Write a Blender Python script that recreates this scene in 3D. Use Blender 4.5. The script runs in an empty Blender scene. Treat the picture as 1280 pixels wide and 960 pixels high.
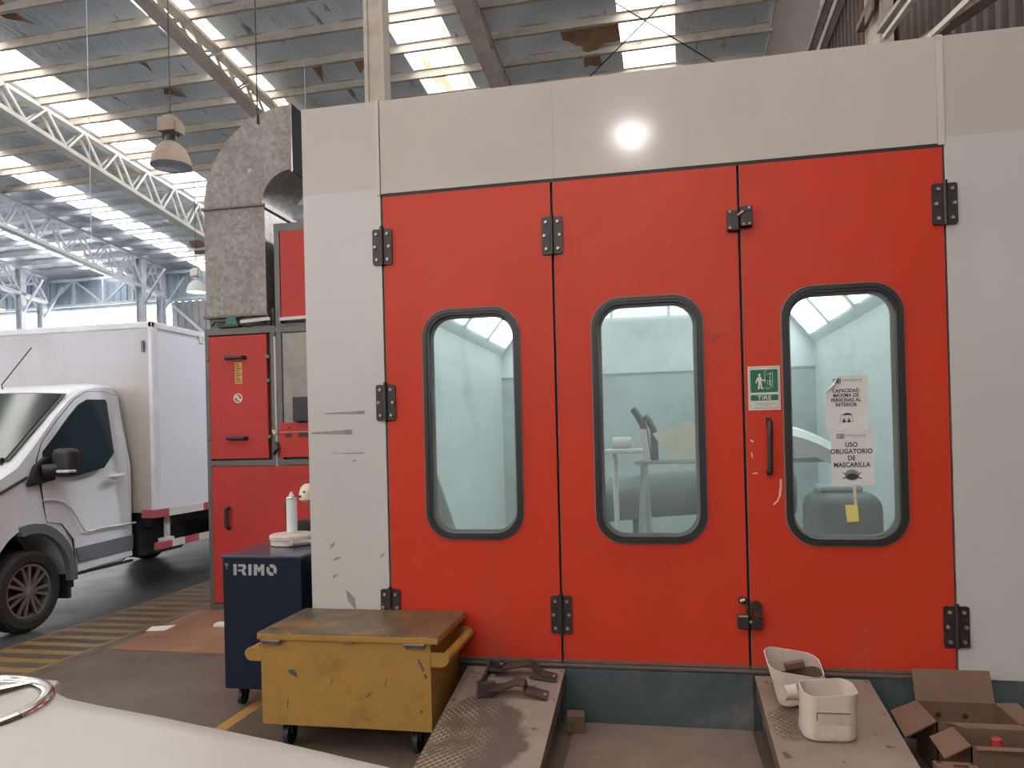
import bpy, bmesh, math, random
from mathutils import Vector, Matrix
random.seed(7)
C = bpy.context.collection
PI = math.pi

# ---------------------------------------------------------------- materials
def _n(nt, t, **kw):
    n = nt.nodes.new(t)
    for k, v in kw.items():
        setattr(n, k, v)
    return n

def _ramp(nt, fac, p0, p1):
    r = _n(nt, 'ShaderNodeMapRange'); r.clamp = True
    r.inputs[1].default_value = p0; r.inputs[2].default_value = p1
    nt.links.new(fac, r.inputs[0]); return r.outputs[0]

def _mix(nt, fac, a, b):
    m = _n(nt, 'ShaderNodeMix', data_type='RGBA')
    for s, v in ((m.inputs[0], fac), (m.inputs[6], a), (m.inputs[7], b)):
        if hasattr(v, 'is_output'): nt.links.new(v, s)
        else: s.default_value = v if not isinstance(v, tuple) else (*v, 1)[:4]
    return m.outputs[2]

def _math(nt, op, a, b=None, c=None):
    m = _n(nt, 'ShaderNodeMath', operation=op)
    for i, v in enumerate((a, b, c)):
        if v is None: continue
        if hasattr(v, 'is_output'): nt.links.new(v, m.inputs[i])
        else: m.inputs[i].default_value = v
    return m.outputs[0]

def _noise(nt, co, scale, detail=5, rough=.6, stretch=None):
    if stretch:
        mp = _n(nt, 'ShaderNodeMapping'); mp.inputs['Scale'].default_value = stretch
        nt.links.new(co, mp.inputs[0]); co = mp.outputs[0]
    n = _n(nt, 'ShaderNodeTexNoise'); n.inputs['Scale'].default_value = scale
    n.inputs['Detail'].default_value = detail; n.inputs['Roughness'].default_value = rough
    nt.links.new(co, n.inputs['Vector']); return n.outputs['Fac']

def mat(name, col, rough=.5, metal=0.0, var=.12, scale=4, bump=0, bscale=40, dirt=None, spec=.5, extra=None, stretch=None):
    m = bpy.data.materials.new(name); m.use_nodes = True; nt = m.node_tree
    b = nt.nodes['Principled BSDF']; co = _n(nt, 'ShaderNodeTexCoord').outputs['Object']
    hi = tuple(min(1, c * (1 + var)) for c in col); lo = tuple(c * (1 - var) for c in col)
    f = _ramp(nt, _noise(nt, co, scale, stretch=stretch), .3, .7)
    c = _mix(nt, f, lo, hi)
    for d in (dirt or []):          # (colour, scale, low, high[, stretch])
        st = d[4] if len(d) > 4 else None
        f2 = _ramp(nt, _noise(nt, co, d[1], 7, .65, st), d[2], d[3])
        c = _mix(nt, f2, c, d[0])
    if extra: c = extra(nt, co, c, b)
    nt.links.new(c, b.inputs['Base Color'])
    b.inputs['Roughness'].default_value = rough; b.inputs['Metallic'].default_value = metal
    b.inputs['Specular IOR Level'].default_value = spec
    if bump:
        bp = _n(nt, 'ShaderNodeBump'); bp.inputs['Strength'].default_value = bump; bp.inputs['Distance'].default_value = .02
        nt.links.new(_noise(nt, co, bscale), bp.inputs['Height']); nt.links.new(bp.outputs[0], b.inputs['Normal'])
    return m

def emat(name, col, st):
    m = bpy.data.materials.new(name); m.use_nodes = True; nt = m.node_tree
    nt.nodes.remove(nt.nodes['Principled BSDF']); e = _n(nt, 'ShaderNodeEmission')
    e.inputs[0].default_value = (*col, 1); e.inputs[1].default_value = st
    nt.links.new(e.outputs[0], nt.nodes['Material Output'].inputs[0]); return m

def xyz(nt, co):
    s = _n(nt, 'ShaderNodeSeparateXYZ'); nt.links.new(co, s.inputs[0]); return s.outputs

# facade panels: old paint is a little browner above a straight line at z = 3.08
def panel_extra(nt, co, c, b):
    z = xyz(nt, co)[2]
    up = _ramp(nt, z, 3.075, 3.085)
    return _mix(nt, _math(nt, 'MULTIPLY', up, .6), c, (.38, .335, .295))
WALL = mat('booth_white_paint', (.47, .44, .418), .36, var=.04, scale=1.2, extra=panel_extra, bump=.02, bscale=6,
           dirt=[((.36, .31, .26), 2.2, .62, .9, (1, 1, .35)), ((.25, .22, .2), 14, .74, .8, (.35, 1, 3))])
HEADER = mat('booth_header_paint', (.475, .425, .385), .12, var=.04, scale=1.2, bump=.005, bscale=4,
             dirt=[((.36, .31, .26), 2.2, .62, .9, (1, 1, .35))])
TRIMW = mat('booth_trim_paint', (.47, .42, .37), .45, dirt=[((.16, .13, .11), 9, .6, .72)])
RED = mat('orange_red_paint', (.50, .040, .019), .4, var=.05, scale=1.5, spec=.2, bump=.015, bscale=5,
          dirt=[((.40, .075, .04), 3.0, .55, .85, (1, 1, .4)), ((.6, .38, .3), 34, .765, .79, (1, 1, .6))])
RED2 = mat('red_panel_paint', (.38, .032, .026), .5, var=.08, scale=2, dirt=[((.24, .05, .04), 3, .55, .8)], spec=.25)
DARKEDGE = mat('black_edge', (.012, .011, .011), .6)
GREYEDGE = mat('grey_door_edge', (.15, .105, .09), .7, dirt=[((.3, .08, .05), 12, .5, .6)])
HINGE = mat('dark_hinge_metal', (.035, .028, .026), .45, metal=.35, var=.2, scale=30)
BOLT = mat('bolt_zinc', (.34, .30, .27), .4, metal=.6)
RUBBER = mat('black_rubber', (.018, .016, .016), .42, var=.15)
COLLAR = mat('black_collar', (.012, .011, .011), .9, spec=.1)
GASKLIP = mat('grey_seal_lip', (.20, .16, .145), .5, var=.1)
SKIRT = mat('blue_grey_steel', (.052, .068, .078), .5, var=.25, scale=5,
            dirt=[((.15, .125, .105), 3.5, .52, .8), ((.24, .22, .2), 28, .72, .78, (1.5, 1, .3))])
LEDGE = mat('brown_ledge_metal', (.13, .085, .07), .6, var=.25, scale=12)
INNER = mat('booth_inner_white', (.665, .70, .70), .45, var=.05, scale=.8, dirt=[((.40, .45, .45), 1.1, .52, .8)])
INNERG = mat('booth_inner_grey', (.42, .455, .455), .5, var=.07, scale=1.2, dirt=[((.30, .33, .33), 1.5, .5, .75)])
INNERFL = mat('booth_inner_floor', (.34, .35, .33), .6, var=.15, scale=3)
LIGHTQ = emat('booth_slot_light', (.92, .98, 1), 1.6)
LIGHTP = emat('booth_light_diffuser', (.92, .98, 1), 5.6)
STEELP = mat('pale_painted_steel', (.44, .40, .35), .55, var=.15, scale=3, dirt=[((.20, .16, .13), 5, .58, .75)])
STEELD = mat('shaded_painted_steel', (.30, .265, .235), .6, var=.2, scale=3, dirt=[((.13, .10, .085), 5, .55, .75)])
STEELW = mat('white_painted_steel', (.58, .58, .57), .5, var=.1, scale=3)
STEELB = mat('haze_tinted_steel', (.52, .57, .63), .55, var=.12, scale=3)  # distance haze mixed into the steel colour
POSTM = mat('dusty_beige_post', (.37, .32, .265), .6, var=.15, scale=6, dirt=[((.2, .15, .11), 5, .55, .75)])
YEL = mat('mustard_yellow_paint', (.32, .172, .031), .5, var=.12, scale=5,
          dirt=[((.13, .075, .02), 4.5, .55, .8), ((.03, .025, .02), 17, .745, .76), ((.34, .25, .07), 3, .6, .9)])
YELTOP = mat('rusty_stained_lid', (.085, .06, .035), .42, var=.35, scale=6,
             dirt=[((.20, .095, .025), 5, .5, .62), ((.30, .22, .12), 26, .62, .66), ((.03, .02, .016), 7, .56, .7)])
NAVY = mat('navy_blue_paint', (.006, .011, .025), .5, var=.1, scale=4, bump=.02, spec=.2)
NAVYT = mat('navy_top_paint', (.035, .04, .075), .25, var=.1, scale=4)
LOGO = mat('grey_logo_print', (.33, .32, .34), .5)
RUST = mat('old_steel', (.16, .12, .10), .5, metal=.3, var=.3, scale=14)
CREAM = mat('cream_plastic', (.58, .49, .41), .42, var=.07, scale=8, dirt=[((.34, .25, .17), 5, .56, .8)])
MARKC = mat('greyed_cream', (.47, .41, .35), .5, var=.15, scale=20)
JUGDARK = mat('brown_residue', (.055, .028, .016), .4, var=.3, scale=18)
CARD = mat('brown_cardboard', (.150, .085, .055), .8, var=.08, scale=6, dirt=[((.10, .056, .036), 5, .58, .8)])
CARDIN = mat('brown_cardboard_inside', (.135, .076, .048), .85, var=.08, scale=6)
CARDH = mat('hand_hole_dark', (.03, .018, .012), .9)
BRACK = mat('dark_brown_bracket', (.062, .046, .043), .5, metal=.3, var=.2, scale=20)
WOOD = mat('dirty_wood', (.13, .085, .055), .85, var=.35, scale=22)
GALV = None
GREYFR = mat('grey_machine_frame', (.105, .098, .092), .5, var=.15, scale=6, metal=.2)
GREYPN = mat('dull_grey_sheet', (.235, .205, .185), .48, var=.12, scale=3, metal=.2, dirt=[((.16, .14, .125), 2.5, .5, .75)])
PIPE = mat('pale_conduit', (.40, .36, .33), .4, metal=.3)
TEAL = mat('teal_plastic', (.018, .095, .085), .45)
BLACKP = mat('black_plastic', (.014, .014, .016), .5)
YSTICK = mat('ochre_sticker', (.50, .27, .05), .6, var=.05)
DINK = mat('dark_ink', (.035, .03, .03), .7)
GINK = mat('grey_ink', (.20, .20, .20), .7)
WSTICK = mat('white_sticker', (.62, .58, .56), .6)
TRUCKW = mat('truck_white_paint', (.66, .68, .74), .22, var=.03, scale=2, dirt=[((.52, .50, .50), 1.6, .5, .85)])
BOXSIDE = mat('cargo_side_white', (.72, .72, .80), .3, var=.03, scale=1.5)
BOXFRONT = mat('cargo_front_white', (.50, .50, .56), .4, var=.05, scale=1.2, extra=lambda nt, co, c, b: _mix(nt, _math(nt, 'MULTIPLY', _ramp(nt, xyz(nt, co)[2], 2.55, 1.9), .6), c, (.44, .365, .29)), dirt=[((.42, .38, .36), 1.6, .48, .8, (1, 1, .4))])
BOXTRIM = mat('cargo_trim', (.68, .68, .74), .4)
TGLASS = mat('tinted_car_glass', (.014, .026, .034), .12, var=.2, scale=1.5, spec=.35)
TGREY = mat('grey_cladding', (.135, .165, .195), .5, var=.06)
TIRE = mat('tyre_rubber', (.022, .021, .021), .75, var=.15, scale=20)
RIM = mat('alloy_rim', (.30, .285, .275), .35, metal=.7, var=.1)
CHASSIS = mat('dark_chassis', (.014, .014, .015), .7)
REFR = mat('reflective_red', (.42, .085, .10), .35, var=.1)
REFW = mat('reflective_white', (.62, .60, .60), .35)
CHROME = mat('chrome', (.56, .53, .50), .16, metal=1.0, var=.05)
PAPER = mat('white_paper', (.58, .565, .54), .75, var=.03, scale=12)
GREEN = mat('sign_green', (.010, .118, .062), .5, var=.06)
SIGNW = mat('sign_white', (.60, .57, .52), .55, var=.04)
YTAG = mat('yellow_note', (.60, .53, .14), .7)
TAPE = mat('beige_tape', (.50, .42, .26), .6)
PLY = mat('brown_board', (.21, .10, .055), .62, var=.1, scale=3, dirt=[((.12, .07, .05), 3.2, .58, .72), ((.32, .18, .12), 2, .5, .8)])
REDCAP = mat('red_plastic_cap', (.36, .035, .03), .45)
BOTTLE = mat('dark_bottle_plastic', (.03, .022, .02), .35)
BLUEP = mat('blue_plastic_film', (.03, .055, .16), .35, var=.3, scale=9, dirt=[((.5, .5, .52), 9, .55, .6)])
BEIGEP = mat('beige_panel', (.62, .60, .47), .6, var=.04)
GREYCAR = mat('grey_primer', (.30, .33, .33), .5, var=.1, scale=2)
DARKCAR = mat('dark_part', (.075, .09, .095), .5, var=.2, scale=4)
BUMPG = mat('dull_green_grey', (.15, .175, .17), .4, var=.15, scale=3)
SILVER = mat('pale_silver_car_paint', (.37, .345, .315), .33, metal=.1, var=.05, scale=3, dirt=[((.60, .55, .50), 4, .6, .8)])
FLAP = mat('torn_kraft_insulation', (.30, .17, .10), .85, var=.25, scale=8)
LAMPB = mat('dusty_lamp_beige', (.24, .175, .135), .5, var=.15, scale=8)
LAMPG = mat('lamp_reflector', (.30, .32, .35), .3, metal=.6)
LAMPS = mat('hazy_lamp_shade', (.56, .57, .58), .4, var=.08)
WIRE = mat('dark_cable', (.02, .02, .022), .6)
BULB = emat('lamp_bulb', (1, .98, .94), 60)
BULB3 = emat('burning_lamp_mouth', (1, .99, .97), 30)
BULB2 = emat('lit_lamp_mouth', (1, .99, .97), 2.2)
CLAD = mat('beige_corrugated_cladding', (.075, .058, .045), .75, var=.2, scale=2, dirt=[((.05, .038, .03), 1.2, .5, .75)])
CLADB = mat('haze_tinted_cladding', (.36, .45, .54), .6, var=.15, scale=2)  # cool haze of the far end put into the wall colour
CLADG = mat('hazy_grey_cladding', (.33, .345, .365), .6, var=.1, scale=2)
GUTTER = mat('pale_gutter_sheet', (.85, .79, .74), .5, var=.06, scale=2)

def galv():
    m = bpy.data.materials.new('galvanised_steel'); m.use_nodes = True; nt = m.node_tree; b = nt.nodes['Principled BSDF']
    co = _n(nt, 'ShaderNodeTexCoord').outputs['Object']
    v = _n(nt, 'ShaderNodeTexVoronoi'); v.inputs['Scale'].default_value = 26; nt.links.new(co, v.inputs['Vector'])
    s = _n(nt, 'ShaderNodeSeparateColor'); nt.links.new(v.outputs['Color'], s.inputs[0])
    c = _mix(nt, s.outputs[0], (.155, .14, .125), (.245, .225, .205))
    f = _ramp(nt, _noise(nt, co, 2.2), .45, .8); c = _mix(nt, f, c, (.13, .115, .10))
    f = _ramp(nt, _noise(nt, co, 9, 6), .66, .72); c = _mix(nt, f, c, (.34, .32, .30))
    nt.links.new(c, b.inputs['Base Color']); b.inputs['Roughness'].default_value = .5; b.inputs['Metallic'].default_value = .45
    return m
GALV = galv()

def foil():
    m = bpy.data.materials.new('roof_foil'); m.use_nodes = True; nt = m.node_tree; b = nt.nodes['Principled BSDF']
    co = _n(nt, 'ShaderNodeTexCoord').outputs['Object']
    f = _ramp(nt, _noise(nt, co, .55, 4), .35, .7)
    c = _mix(nt, f, (.55, .59, .64), (.76, .83, .92))
    # darker and browner towards the near side of each bay, creases along the slope
    f = _ramp(nt, _noise(nt, co, 2.4, 6, .6, (2.2, .5, 1)), .6, .72); c = _mix(nt, f, c, (.19, .185, .185))
    f = _ramp(nt, _noise(nt, co, 3.0, 6, .6, (3, .35, 1)), .66, .7); c = _mix(nt, f, c, (.60, .66, .72))
    nt.links.new(c, b.inputs['Base Color']); b.inputs['Roughness'].default_value = .38; b.inputs['Metallic'].default_value = .25
    bp = _n(nt, 'ShaderNodeBump'); bp.inputs['Strength'].default_value = .8; bp.inputs['Distance'].default_value = .06
    nt.links.new(_noise(nt, co, 2.0, 5, .6, (2, .6, 1)), bp.inputs['Height']); nt.links.new(bp.outputs[0], b.inputs['Normal'])
    return m
FOIL = foil()

def skylight_mat(nm='translucent_skylight', dirt=(.17, .12, .08)):
    m = bpy.data.materials.new(nm); m.use_nodes = True; nt = m.node_tree
    nt.nodes.remove(nt.nodes['Principled BSDF'])
    co = _n(nt, 'ShaderNodeTexCoord').outputs['Object']
    f = _ramp(nt, _noise(nt, co, 1.1, 5, .65, (2.5, .45, 1)), .50, .60)
    c = _mix(nt, f, (1, .97, .92), dirt)
    t = _n(nt, 'ShaderNodeBsdfTransparent'); nt.links.new(c, t.inputs[0])
    d = _n(nt, 'ShaderNodeBsdfTranslucent'); nt.links.new(c, d.inputs[0])
    x = _n(nt, 'ShaderNodeMixShader'); x.inputs[0].default_value = .35
    nt.links.new(t.outputs[0], x.inputs[1]); nt.links.new(d.outputs[0], x.inputs[2])
    nt.links.new(x.outputs[0], nt.nodes['Material Output'].inputs[0]); return m
SKY = skylight_mat()
BAND = skylight_mat('clear_band_glazing', (.95, .95, .95))

def glass_mat():
    m = bpy.data.materials.new('hazy_window_glass'); m.use_nodes = True; nt = m.node_tree
    nt.nodes.remove(nt.nodes['Principled BSDF'])
    co = _n(nt, 'ShaderNodeTexCoord').outputs['Object']
    t = _n(nt, 'ShaderNodeBsdfTransparent'); t.inputs[0].default_value = (.86, .93, .92, 1)
    d = _n(nt, 'ShaderNodeBsdfDiffuse'); d.inputs[0].default_value = (.52, .56, .55, 1)
    g = _n(nt, 'ShaderNodeBsdfGlossy'); g.inputs[0].default_value = (1, 1, 1, 1); g.inputs[1].default_value = .05
    f = _ramp(nt, _noise(nt, co, 2.5, 4), .3, .75); f = _math(nt, 'MULTIPLY_ADD', f, .10, .05)
    x = _n(nt, 'ShaderNodeMixShader'); nt.links.new(f, x.inputs[0]); nt.links.new(t.outputs[0], x.inputs[1]); nt.links.new(d.outputs[0], x.inputs[2])
    y = _n(nt, 'ShaderNodeMixShader'); y.inputs[0].default_value = .035
    nt.links.new(x.outputs[0], y.inputs[1]); nt.links.new(g.outputs[0], y.inputs[2])
    nt.links.new(y.outputs[0], nt.nodes['Material Output'].inputs[0]); return m
GLASS = glass_mat()

def ramp_mat(name, wx, wy, wr):
    """dusty checker plate: raised lozenges, worn bare and dark in one patch centred at (wx, wy)"""
    m = bpy.data.materials.new(name); m.use_nodes = True; nt = m.node_tree; b = nt.nodes['Principled BSDF']
    co = _n(nt, 'ShaderNodeTexCoord').outputs['Object']; x, y, z = xyz(nt, co)
    k = 1 / .026
    def cells(sx, sy, ang):
        ca, sa = math.cos(ang), math.sin(ang)
        u = _math(nt, 'MULTIPLY', _math(nt, 'ADD', _math(nt, 'MULTIPLY', x, ca), _math(nt, 'MULTIPLY', y, sa)), k * sx)
        v = _math(nt, 'MULTIPLY', _math(nt, 'SUBTRACT', _math(nt, 'MULTIPLY', y, ca), _math(nt, 'MULTIPLY', x, sa)), k * sy)
        fu = _math(nt, 'ABSOLUTE', _math(nt, 'SUBTRACT', _math(nt, 'FRACT', u), .5))
        fv = _math(nt, 'ABSOLUTE', _math(nt, 'SUBTRACT', _math(nt, 'FRACT', v), .5))
        return _math(nt, 'MULTIPLY', _math(nt, 'LESS_THAN', fu, .34), _math(nt, 'LESS_THAN', fv, .15))
    dia = _math(nt, 'MAXIMUM', cells(1, 1, .8), cells(1, 1, -.8))
    dx = _math(nt, 'SUBTRACT', x, wx); dy = _math(nt, 'MULTIPLY', _math(nt, 'SUBTRACT', y, wy), .5)
    r = _math(nt, 'SQRT', _math(nt, 'ADD', _math(nt, 'MULTIPLY', dx, dx), _math(nt, 'MULTIPLY', dy, dy)))
    r = _math(nt, 'ADD', r, _math(nt, 'MULTIPLY', _math(nt, 'SUBTRACT', _noise(nt, co, 6, 6), .5), .25))
    patch = _ramp(nt, r, wr + .02, wr - .02)
    c = _mix(nt, _ramp(nt, _noise(nt, co, 5), .3, .7), (.19, .14, .112), (.25, .19, .155))
    c = _mix(nt, _ramp(nt, _noise(nt, co, 9), .64, .68), c, (.07, .045, .035))
    c = _mix(nt, patch, c, (.075, .054, .043))
    hi = _math(nt, 'MULTIPLY', _math(nt, 'MULTIPLY', dia, patch), _math(nt, 'MULTIPLY', _ramp(nt, _noise(nt, co, 9), .4, .62), _ramp(nt, x, wx + .12, wx - .05)))
    c = _mix(nt, hi, c, (.33, .24, .16))
    c = _mix(nt, _math(nt, 'MULTIPLY', dia, .05), c, (.3, .22, .16))
    nt.links.new(c, b.inputs['Base Color']); b.inputs['Roughness'].default_value = .55
    bp = _n(nt, 'ShaderNodeBump'); bp.inputs['Strength'].default_value = .25; bp.inputs['Distance'].default_value = .004
    nt.links.new(dia, bp.inputs['Height']); nt.links.new(bp.outputs[0], b.inputs['Normal'])
    return m
RAMPL = ramp_mat('checker_plate_worn', -.07, -.80, .25)
RAMPR = ramp_mat('checker_plate_dusty', -.20, -.40, .07)
PLATE = mat('dusty_floor_plate', (.18, .128, .105), .6, var=.1, scale=4, dirt=[((.12, .095, .08), 3, .5, .75), ((.05, .035, .03), 13, .74, .77)])

def floor_mat():
    m = bpy.data.materials.new('workshop_floor'); m.use_nodes = True; nt = m.node_tree; b = nt.nodes['Principled BSDF']
    co = _n(nt, 'ShaderNodeTexCoord').outputs['Object']; x, y, z = xyz(nt, co)
    c = _mix(nt, _ramp(nt, _noise(nt, co, 1.3, 7), .3, .7), (.080, .060, .043), (.12, .095, .071))
    c = _mix(nt, _ramp(nt, _noise(nt, co, 4.5, 7), .56, .72), c, (.055, .045, .036))
    lane = _math(nt, 'LESS_THAN', x, -3.64)
    c = _mix(nt, _math(nt, 'MULTIPLY', lane, .85), c, (.048, .056, .064))
    # walkway hatched in worn yellow
    inx = _math(nt, 'MULTIPLY', _math(nt, 'GREATER_THAN', x, -3.66), _math(nt, 'LESS_THAN', x, -2.90))
    bars = _math(nt, 'LESS_THAN', _math(nt, 'FRACT', _math(nt, 'DIVIDE', y, .215)), .46)
    edge = _math(nt, 'MAXIMUM', _math(nt, 'LESS_THAN', x, -3.62), _math(nt, 'GREATER_THAN', x, -2.935))
    hat = _math(nt, 'MULTIPLY', inx, _math(nt, 'MAXIMUM', bars, edge))
    c = _mix(nt, _math(nt, 'MULTIPLY', inx, .5), c, (.07, .045, .03))
    fade = _ramp(nt, _noise(nt, co, 2.2, 6), .70, .38)
    near = _ramp(nt, y, 3.6, .2)
    amt = _math(nt, 'MULTIPLY', hat, _math(nt, 'MULTIPLY_ADD', fade, .5, .35))
    c = _mix(nt, amt, c, _mix(nt, near, (.165, .125, .10), (.30, .185, .055)))
    l2 = _math(nt, 'MULTIPLY', _math(nt, 'LESS_THAN', _math(nt, 'ABSOLUTE', _math(nt, 'ADD', x, .91)), .04), _math(nt, 'LESS_THAN', y, .9))
    c = _mix(nt, _math(nt, 'MULTIPLY', l2, .8), c, (.36, .19, .05))
    nt.links.new(c, b.inputs['Base Color'])
    rg = _math(nt, 'MULTIPLY_ADD', _noise(nt, co, 2, 6), .4, .22); nt.links.new(rg, b.inputs['Roughness'])
    bp = _n(nt, 'ShaderNodeBump'); bp.inputs['Strength'].default_value = .12; bp.inputs['Distance'].default_value = .01
    nt.links.new(_noise(nt, co, 25, 6), bp.inputs['Height']); nt.links.new(bp.outputs[0], b.inputs['Normal'])
    return m
FLOOR = floor_mat()

# ---------------------------------------------------------------- mesh builder
class MB:
    def __init__(s): s.bm = bmesh.new()
    def _merge(s, b2, mi=0, mtx=None):
        if mtx: bmesh.ops.transform(b2, matrix=mtx, verts=b2.verts)
        bmesh.ops.recalc_face_normals(b2, faces=b2.faces)
        for f in b2.faces: f.material_index = mi
        me = bpy.data.meshes.new('t'); b2.to_mesh(me); b2.free(); s.bm.from_mesh(me); bpy.data.meshes.remove(me)
        return s
    def box(s, mn, mx, bev=0, mi=0, mtx=None, seg=2):
        b = bmesh.new(); bmesh.ops.create_cube(b, size=1)
        c = [(a + d) / 2 for a, d in zip(mn, mx)]; sz = [abs(d - a) for a, d in zip(mn, mx)]
        for v in b.verts: v.co = Vector([c[i] + v.co[i] * sz[i] for i in range(3)])
        if bev: bmesh.ops.bevel(b, geom=b.edges[:], offset=min(bev, min(sz) * .45), segments=seg, affect='EDGES', profile=.5)
        return s._merge(b, mi, mtx)
    def bar(s, p0, p1, w, h, up=(0, 0, 1), mi=0):
        p0, p1 = Vector(p0), Vector(p1); d = p1 - p0; z = d.normalized(); u = Vector(up)
        x = u.cross(z)
        if x.length < 1e-4: x = Vector((1, 0, 0)).cross(z)
        x.normalize(); y = z.cross(x)
        m = Matrix((x, y, z)).transposed().to_4x4(); m.translation = (p0 + p1) / 2
        L = d.length
        return s.box((-w / 2, -h / 2, -L / 2), (w / 2, h / 2, L / 2), 0, mi, m)
    def tube(s, pts, r, seg=10, mi=0, cap=True):
        pts = [Vector(p) for p in pts]; b = bmesh.new(); rings = []
        rs = r if isinstance(r, (list, tuple)) else [r] * len(pts)
        ref = None
        for i, p in enumerate(pts):
            t = (pts[min(i + 1, len(pts) - 1)] - pts[max(i - 1, 0)]).normalized()
            if ref is None:
                ref = Vector((0, 0, 1)) if abs(t.z) < .9 else Vector((1, 0, 0))
            x = ref - t * ref.dot(t); x.normalize(); y = t.cross(x); ref = x
            rings.append([b.verts.new(p + (x * math.cos(2 * PI * k / seg) + y * math.sin(2 * PI * k / seg)) * rs[i]) for k in range(seg)])
        for a, c in zip(rings, rings[1:]):
            for k in range(seg): b.faces.new((a[k], a[(k + 1) % seg], c[(k + 1) % seg], c[k]))
        if cap: b.faces.new(rings[0][::-1]); b.faces.new(rings[-1])
        return s._merge(b, mi)
    def lathe(s, prof, c, seg=28, mi=0, axis='z', cap=True, sx=1, sy=1):
        b = bmesh.new(); rings = []
        def P(r, h, a):
            u, v = r * math.cos(a) * sx, r * math.sin(a) * sy
            return Vector({'z': (u, v, h), 'y': (u, h, v), 'x': (h, u, v)}[axis]) + Vector(c)
        for r, h in prof: rings.append([b.verts.new(P(max(r, 1e-4), h, 2 * PI * k / seg)) for k in range(seg)])
        for a, d in zip(rings, rings[1:]):
            for k in range(seg): b.faces.new((a[k], a[(k + 1) % seg], d[(k + 1) % seg], d[k]))
        if cap: b.faces.new(rings[0][::-1]); b.faces.new(rings[-1])
        return s._merge(b, mi)
    def prism(s, poly, axis, lo, hi, mi=0, bev=0, mtx=None):
        b = bmesh.new()
        f = {'x': lambda a, c, w: (w, a, c), 'y': lambda a, c, w: (a, w, c), 'z': lambda a, c, w: (a, c, w)}[axis]
        A = [b.verts.new(f(a, c, lo)) for a, c in poly]; B = [b.verts.new(f(a, c, hi)) for a, c in poly]
        b.faces.new(A); b.faces.new(B[::-1]); n = len(poly)
        for i in range(n): b.faces.new((A[i], B[i], B[(i + 1) % n], A[(i + 1) % n]))
        if bev:
            bmesh.ops.bevel(b, geom=[e for e in b.edges], offset=bev, segments=2, affect='EDGES')
        return s._merge(b, mi, mtx)
    def quad(s, pts, mi=0):
        b = bmesh.new(); b.faces.new([b.verts.new(p) for p in pts]); me = s._merge(b, mi); return me
    def sheet(s, rows, mi=0, thick=0, closed=False):
        """grid of points -> surface, optionally thickened"""
        b = bmesh.new(); g = [[b.verts.new(p) for p in r] for r in rows]
        n = len(g[0])
        for i in range(len(g) - 1):
            for j in range(n if closed else n - 1):
                b.faces.new((g[i][j], g[i][(j + 1) % n], g[i + 1][(j + 1) % n], g[i + 1][j]))
        if thick:
            bmesh.ops.recalc_face_normals(b, faces=b.faces)
            bmesh.ops.solidify(b, geom=b.faces[:], thickness=thick)
        return s._merge(b, mi)
    def ringprism(s, outer, inner, axis, lo, hi, mi=0):
        b = bmesh.new()
        f = {'x': lambda a, c, w: (w, a, c), 'y': lambda a, c, w: (a, w, c), 'z': lambda a, c, w: (a, c, w)}[axis]
        L = [[b.verts.new(f(a, c, w)) for a, c in p] for p, w in ((outer, lo), (outer, hi), (inner, hi), (inner, lo))]
        n = len(outer)
        for q in range(4):
            A, B = L[q], L[(q + 1) % 4]
            for i in range(n): b.faces.new((A[i], A[(i + 1) % n], B[(i + 1) % n], B[i]))
        return s._merge(b, mi)
    def build(s, name, mats, parent=None, off=(0, 0, 0), smooth=35):
        me = bpy.data.meshes.new(name)
        bmesh.ops.transform(s.bm, matrix=Matrix.Translation(-Vector(off)), verts=s.bm.verts)
        s.bm.to_mesh(me); s.bm.free()
        for m in (mats if isinstance(mats, (list, tuple)) else [mats]): me.materials.append(m)
        for p in me.polygons: p.use_smooth = True
        me.set_sharp_from_angle(angle=math.radians(smooth))
        o = bpy.data.objects.new(name, me); C.objects.link(o)
        wn = o.modifiers.new('wn', 'WEIGHTED_NORMAL'); wn.keep_sharp = True
        if parent: o.parent = parent
        return o

def thing(name, label, cat, loc=(0, 0, 0), group=None, rotz=0):
    o = bpy.data.objects.new(name, None); o.empty_display_size = .1; C.objects.link(o); o.location = loc; o.rotation_euler = (0, 0, rotz)
    o['label'] = label; o['category'] = cat
    if group: o['group'] = group
    return o
def tag(o, label, cat, group=None, loc=None):
    o['label'] = label; o['category'] = cat
    if group: o['group'] = group
    return o
def struct(o, label=None):
    o['kind'] = 'structure'
    if label: o['label'] = label
    return o
def dup(root, loc=None, label=None, rotz=None):
    r = root.copy(); C.objects.link(r)
    if loc is not None: r.location = loc
    if label: r['label'] = label
    if rotz is not None: r.rotation_euler = (0, 0, rotz)
    for ch in list(root.children):
        c = ch.copy(); C.objects.link(c); c.parent = r
        for g in list(ch.children):
            d = g.copy(); C.objects.link(d); d.parent = c
    return r

def rrect(cx, cz, hw, hh, r, n=10):
    pts = []
    for qx, qz, a0 in ((1, 1, 0), (-1, 1, PI / 2), (-1, -1, PI), (1, -1, 1.5 * PI)):
        for k in range(n + 1):
            a = a0 + PI / 2 * k / n
            pts.append((cx + qx * (hw - r) + r * math.cos(a), cz + qz * (hh - r) + r * math.sin(a)))
    return pts

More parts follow.
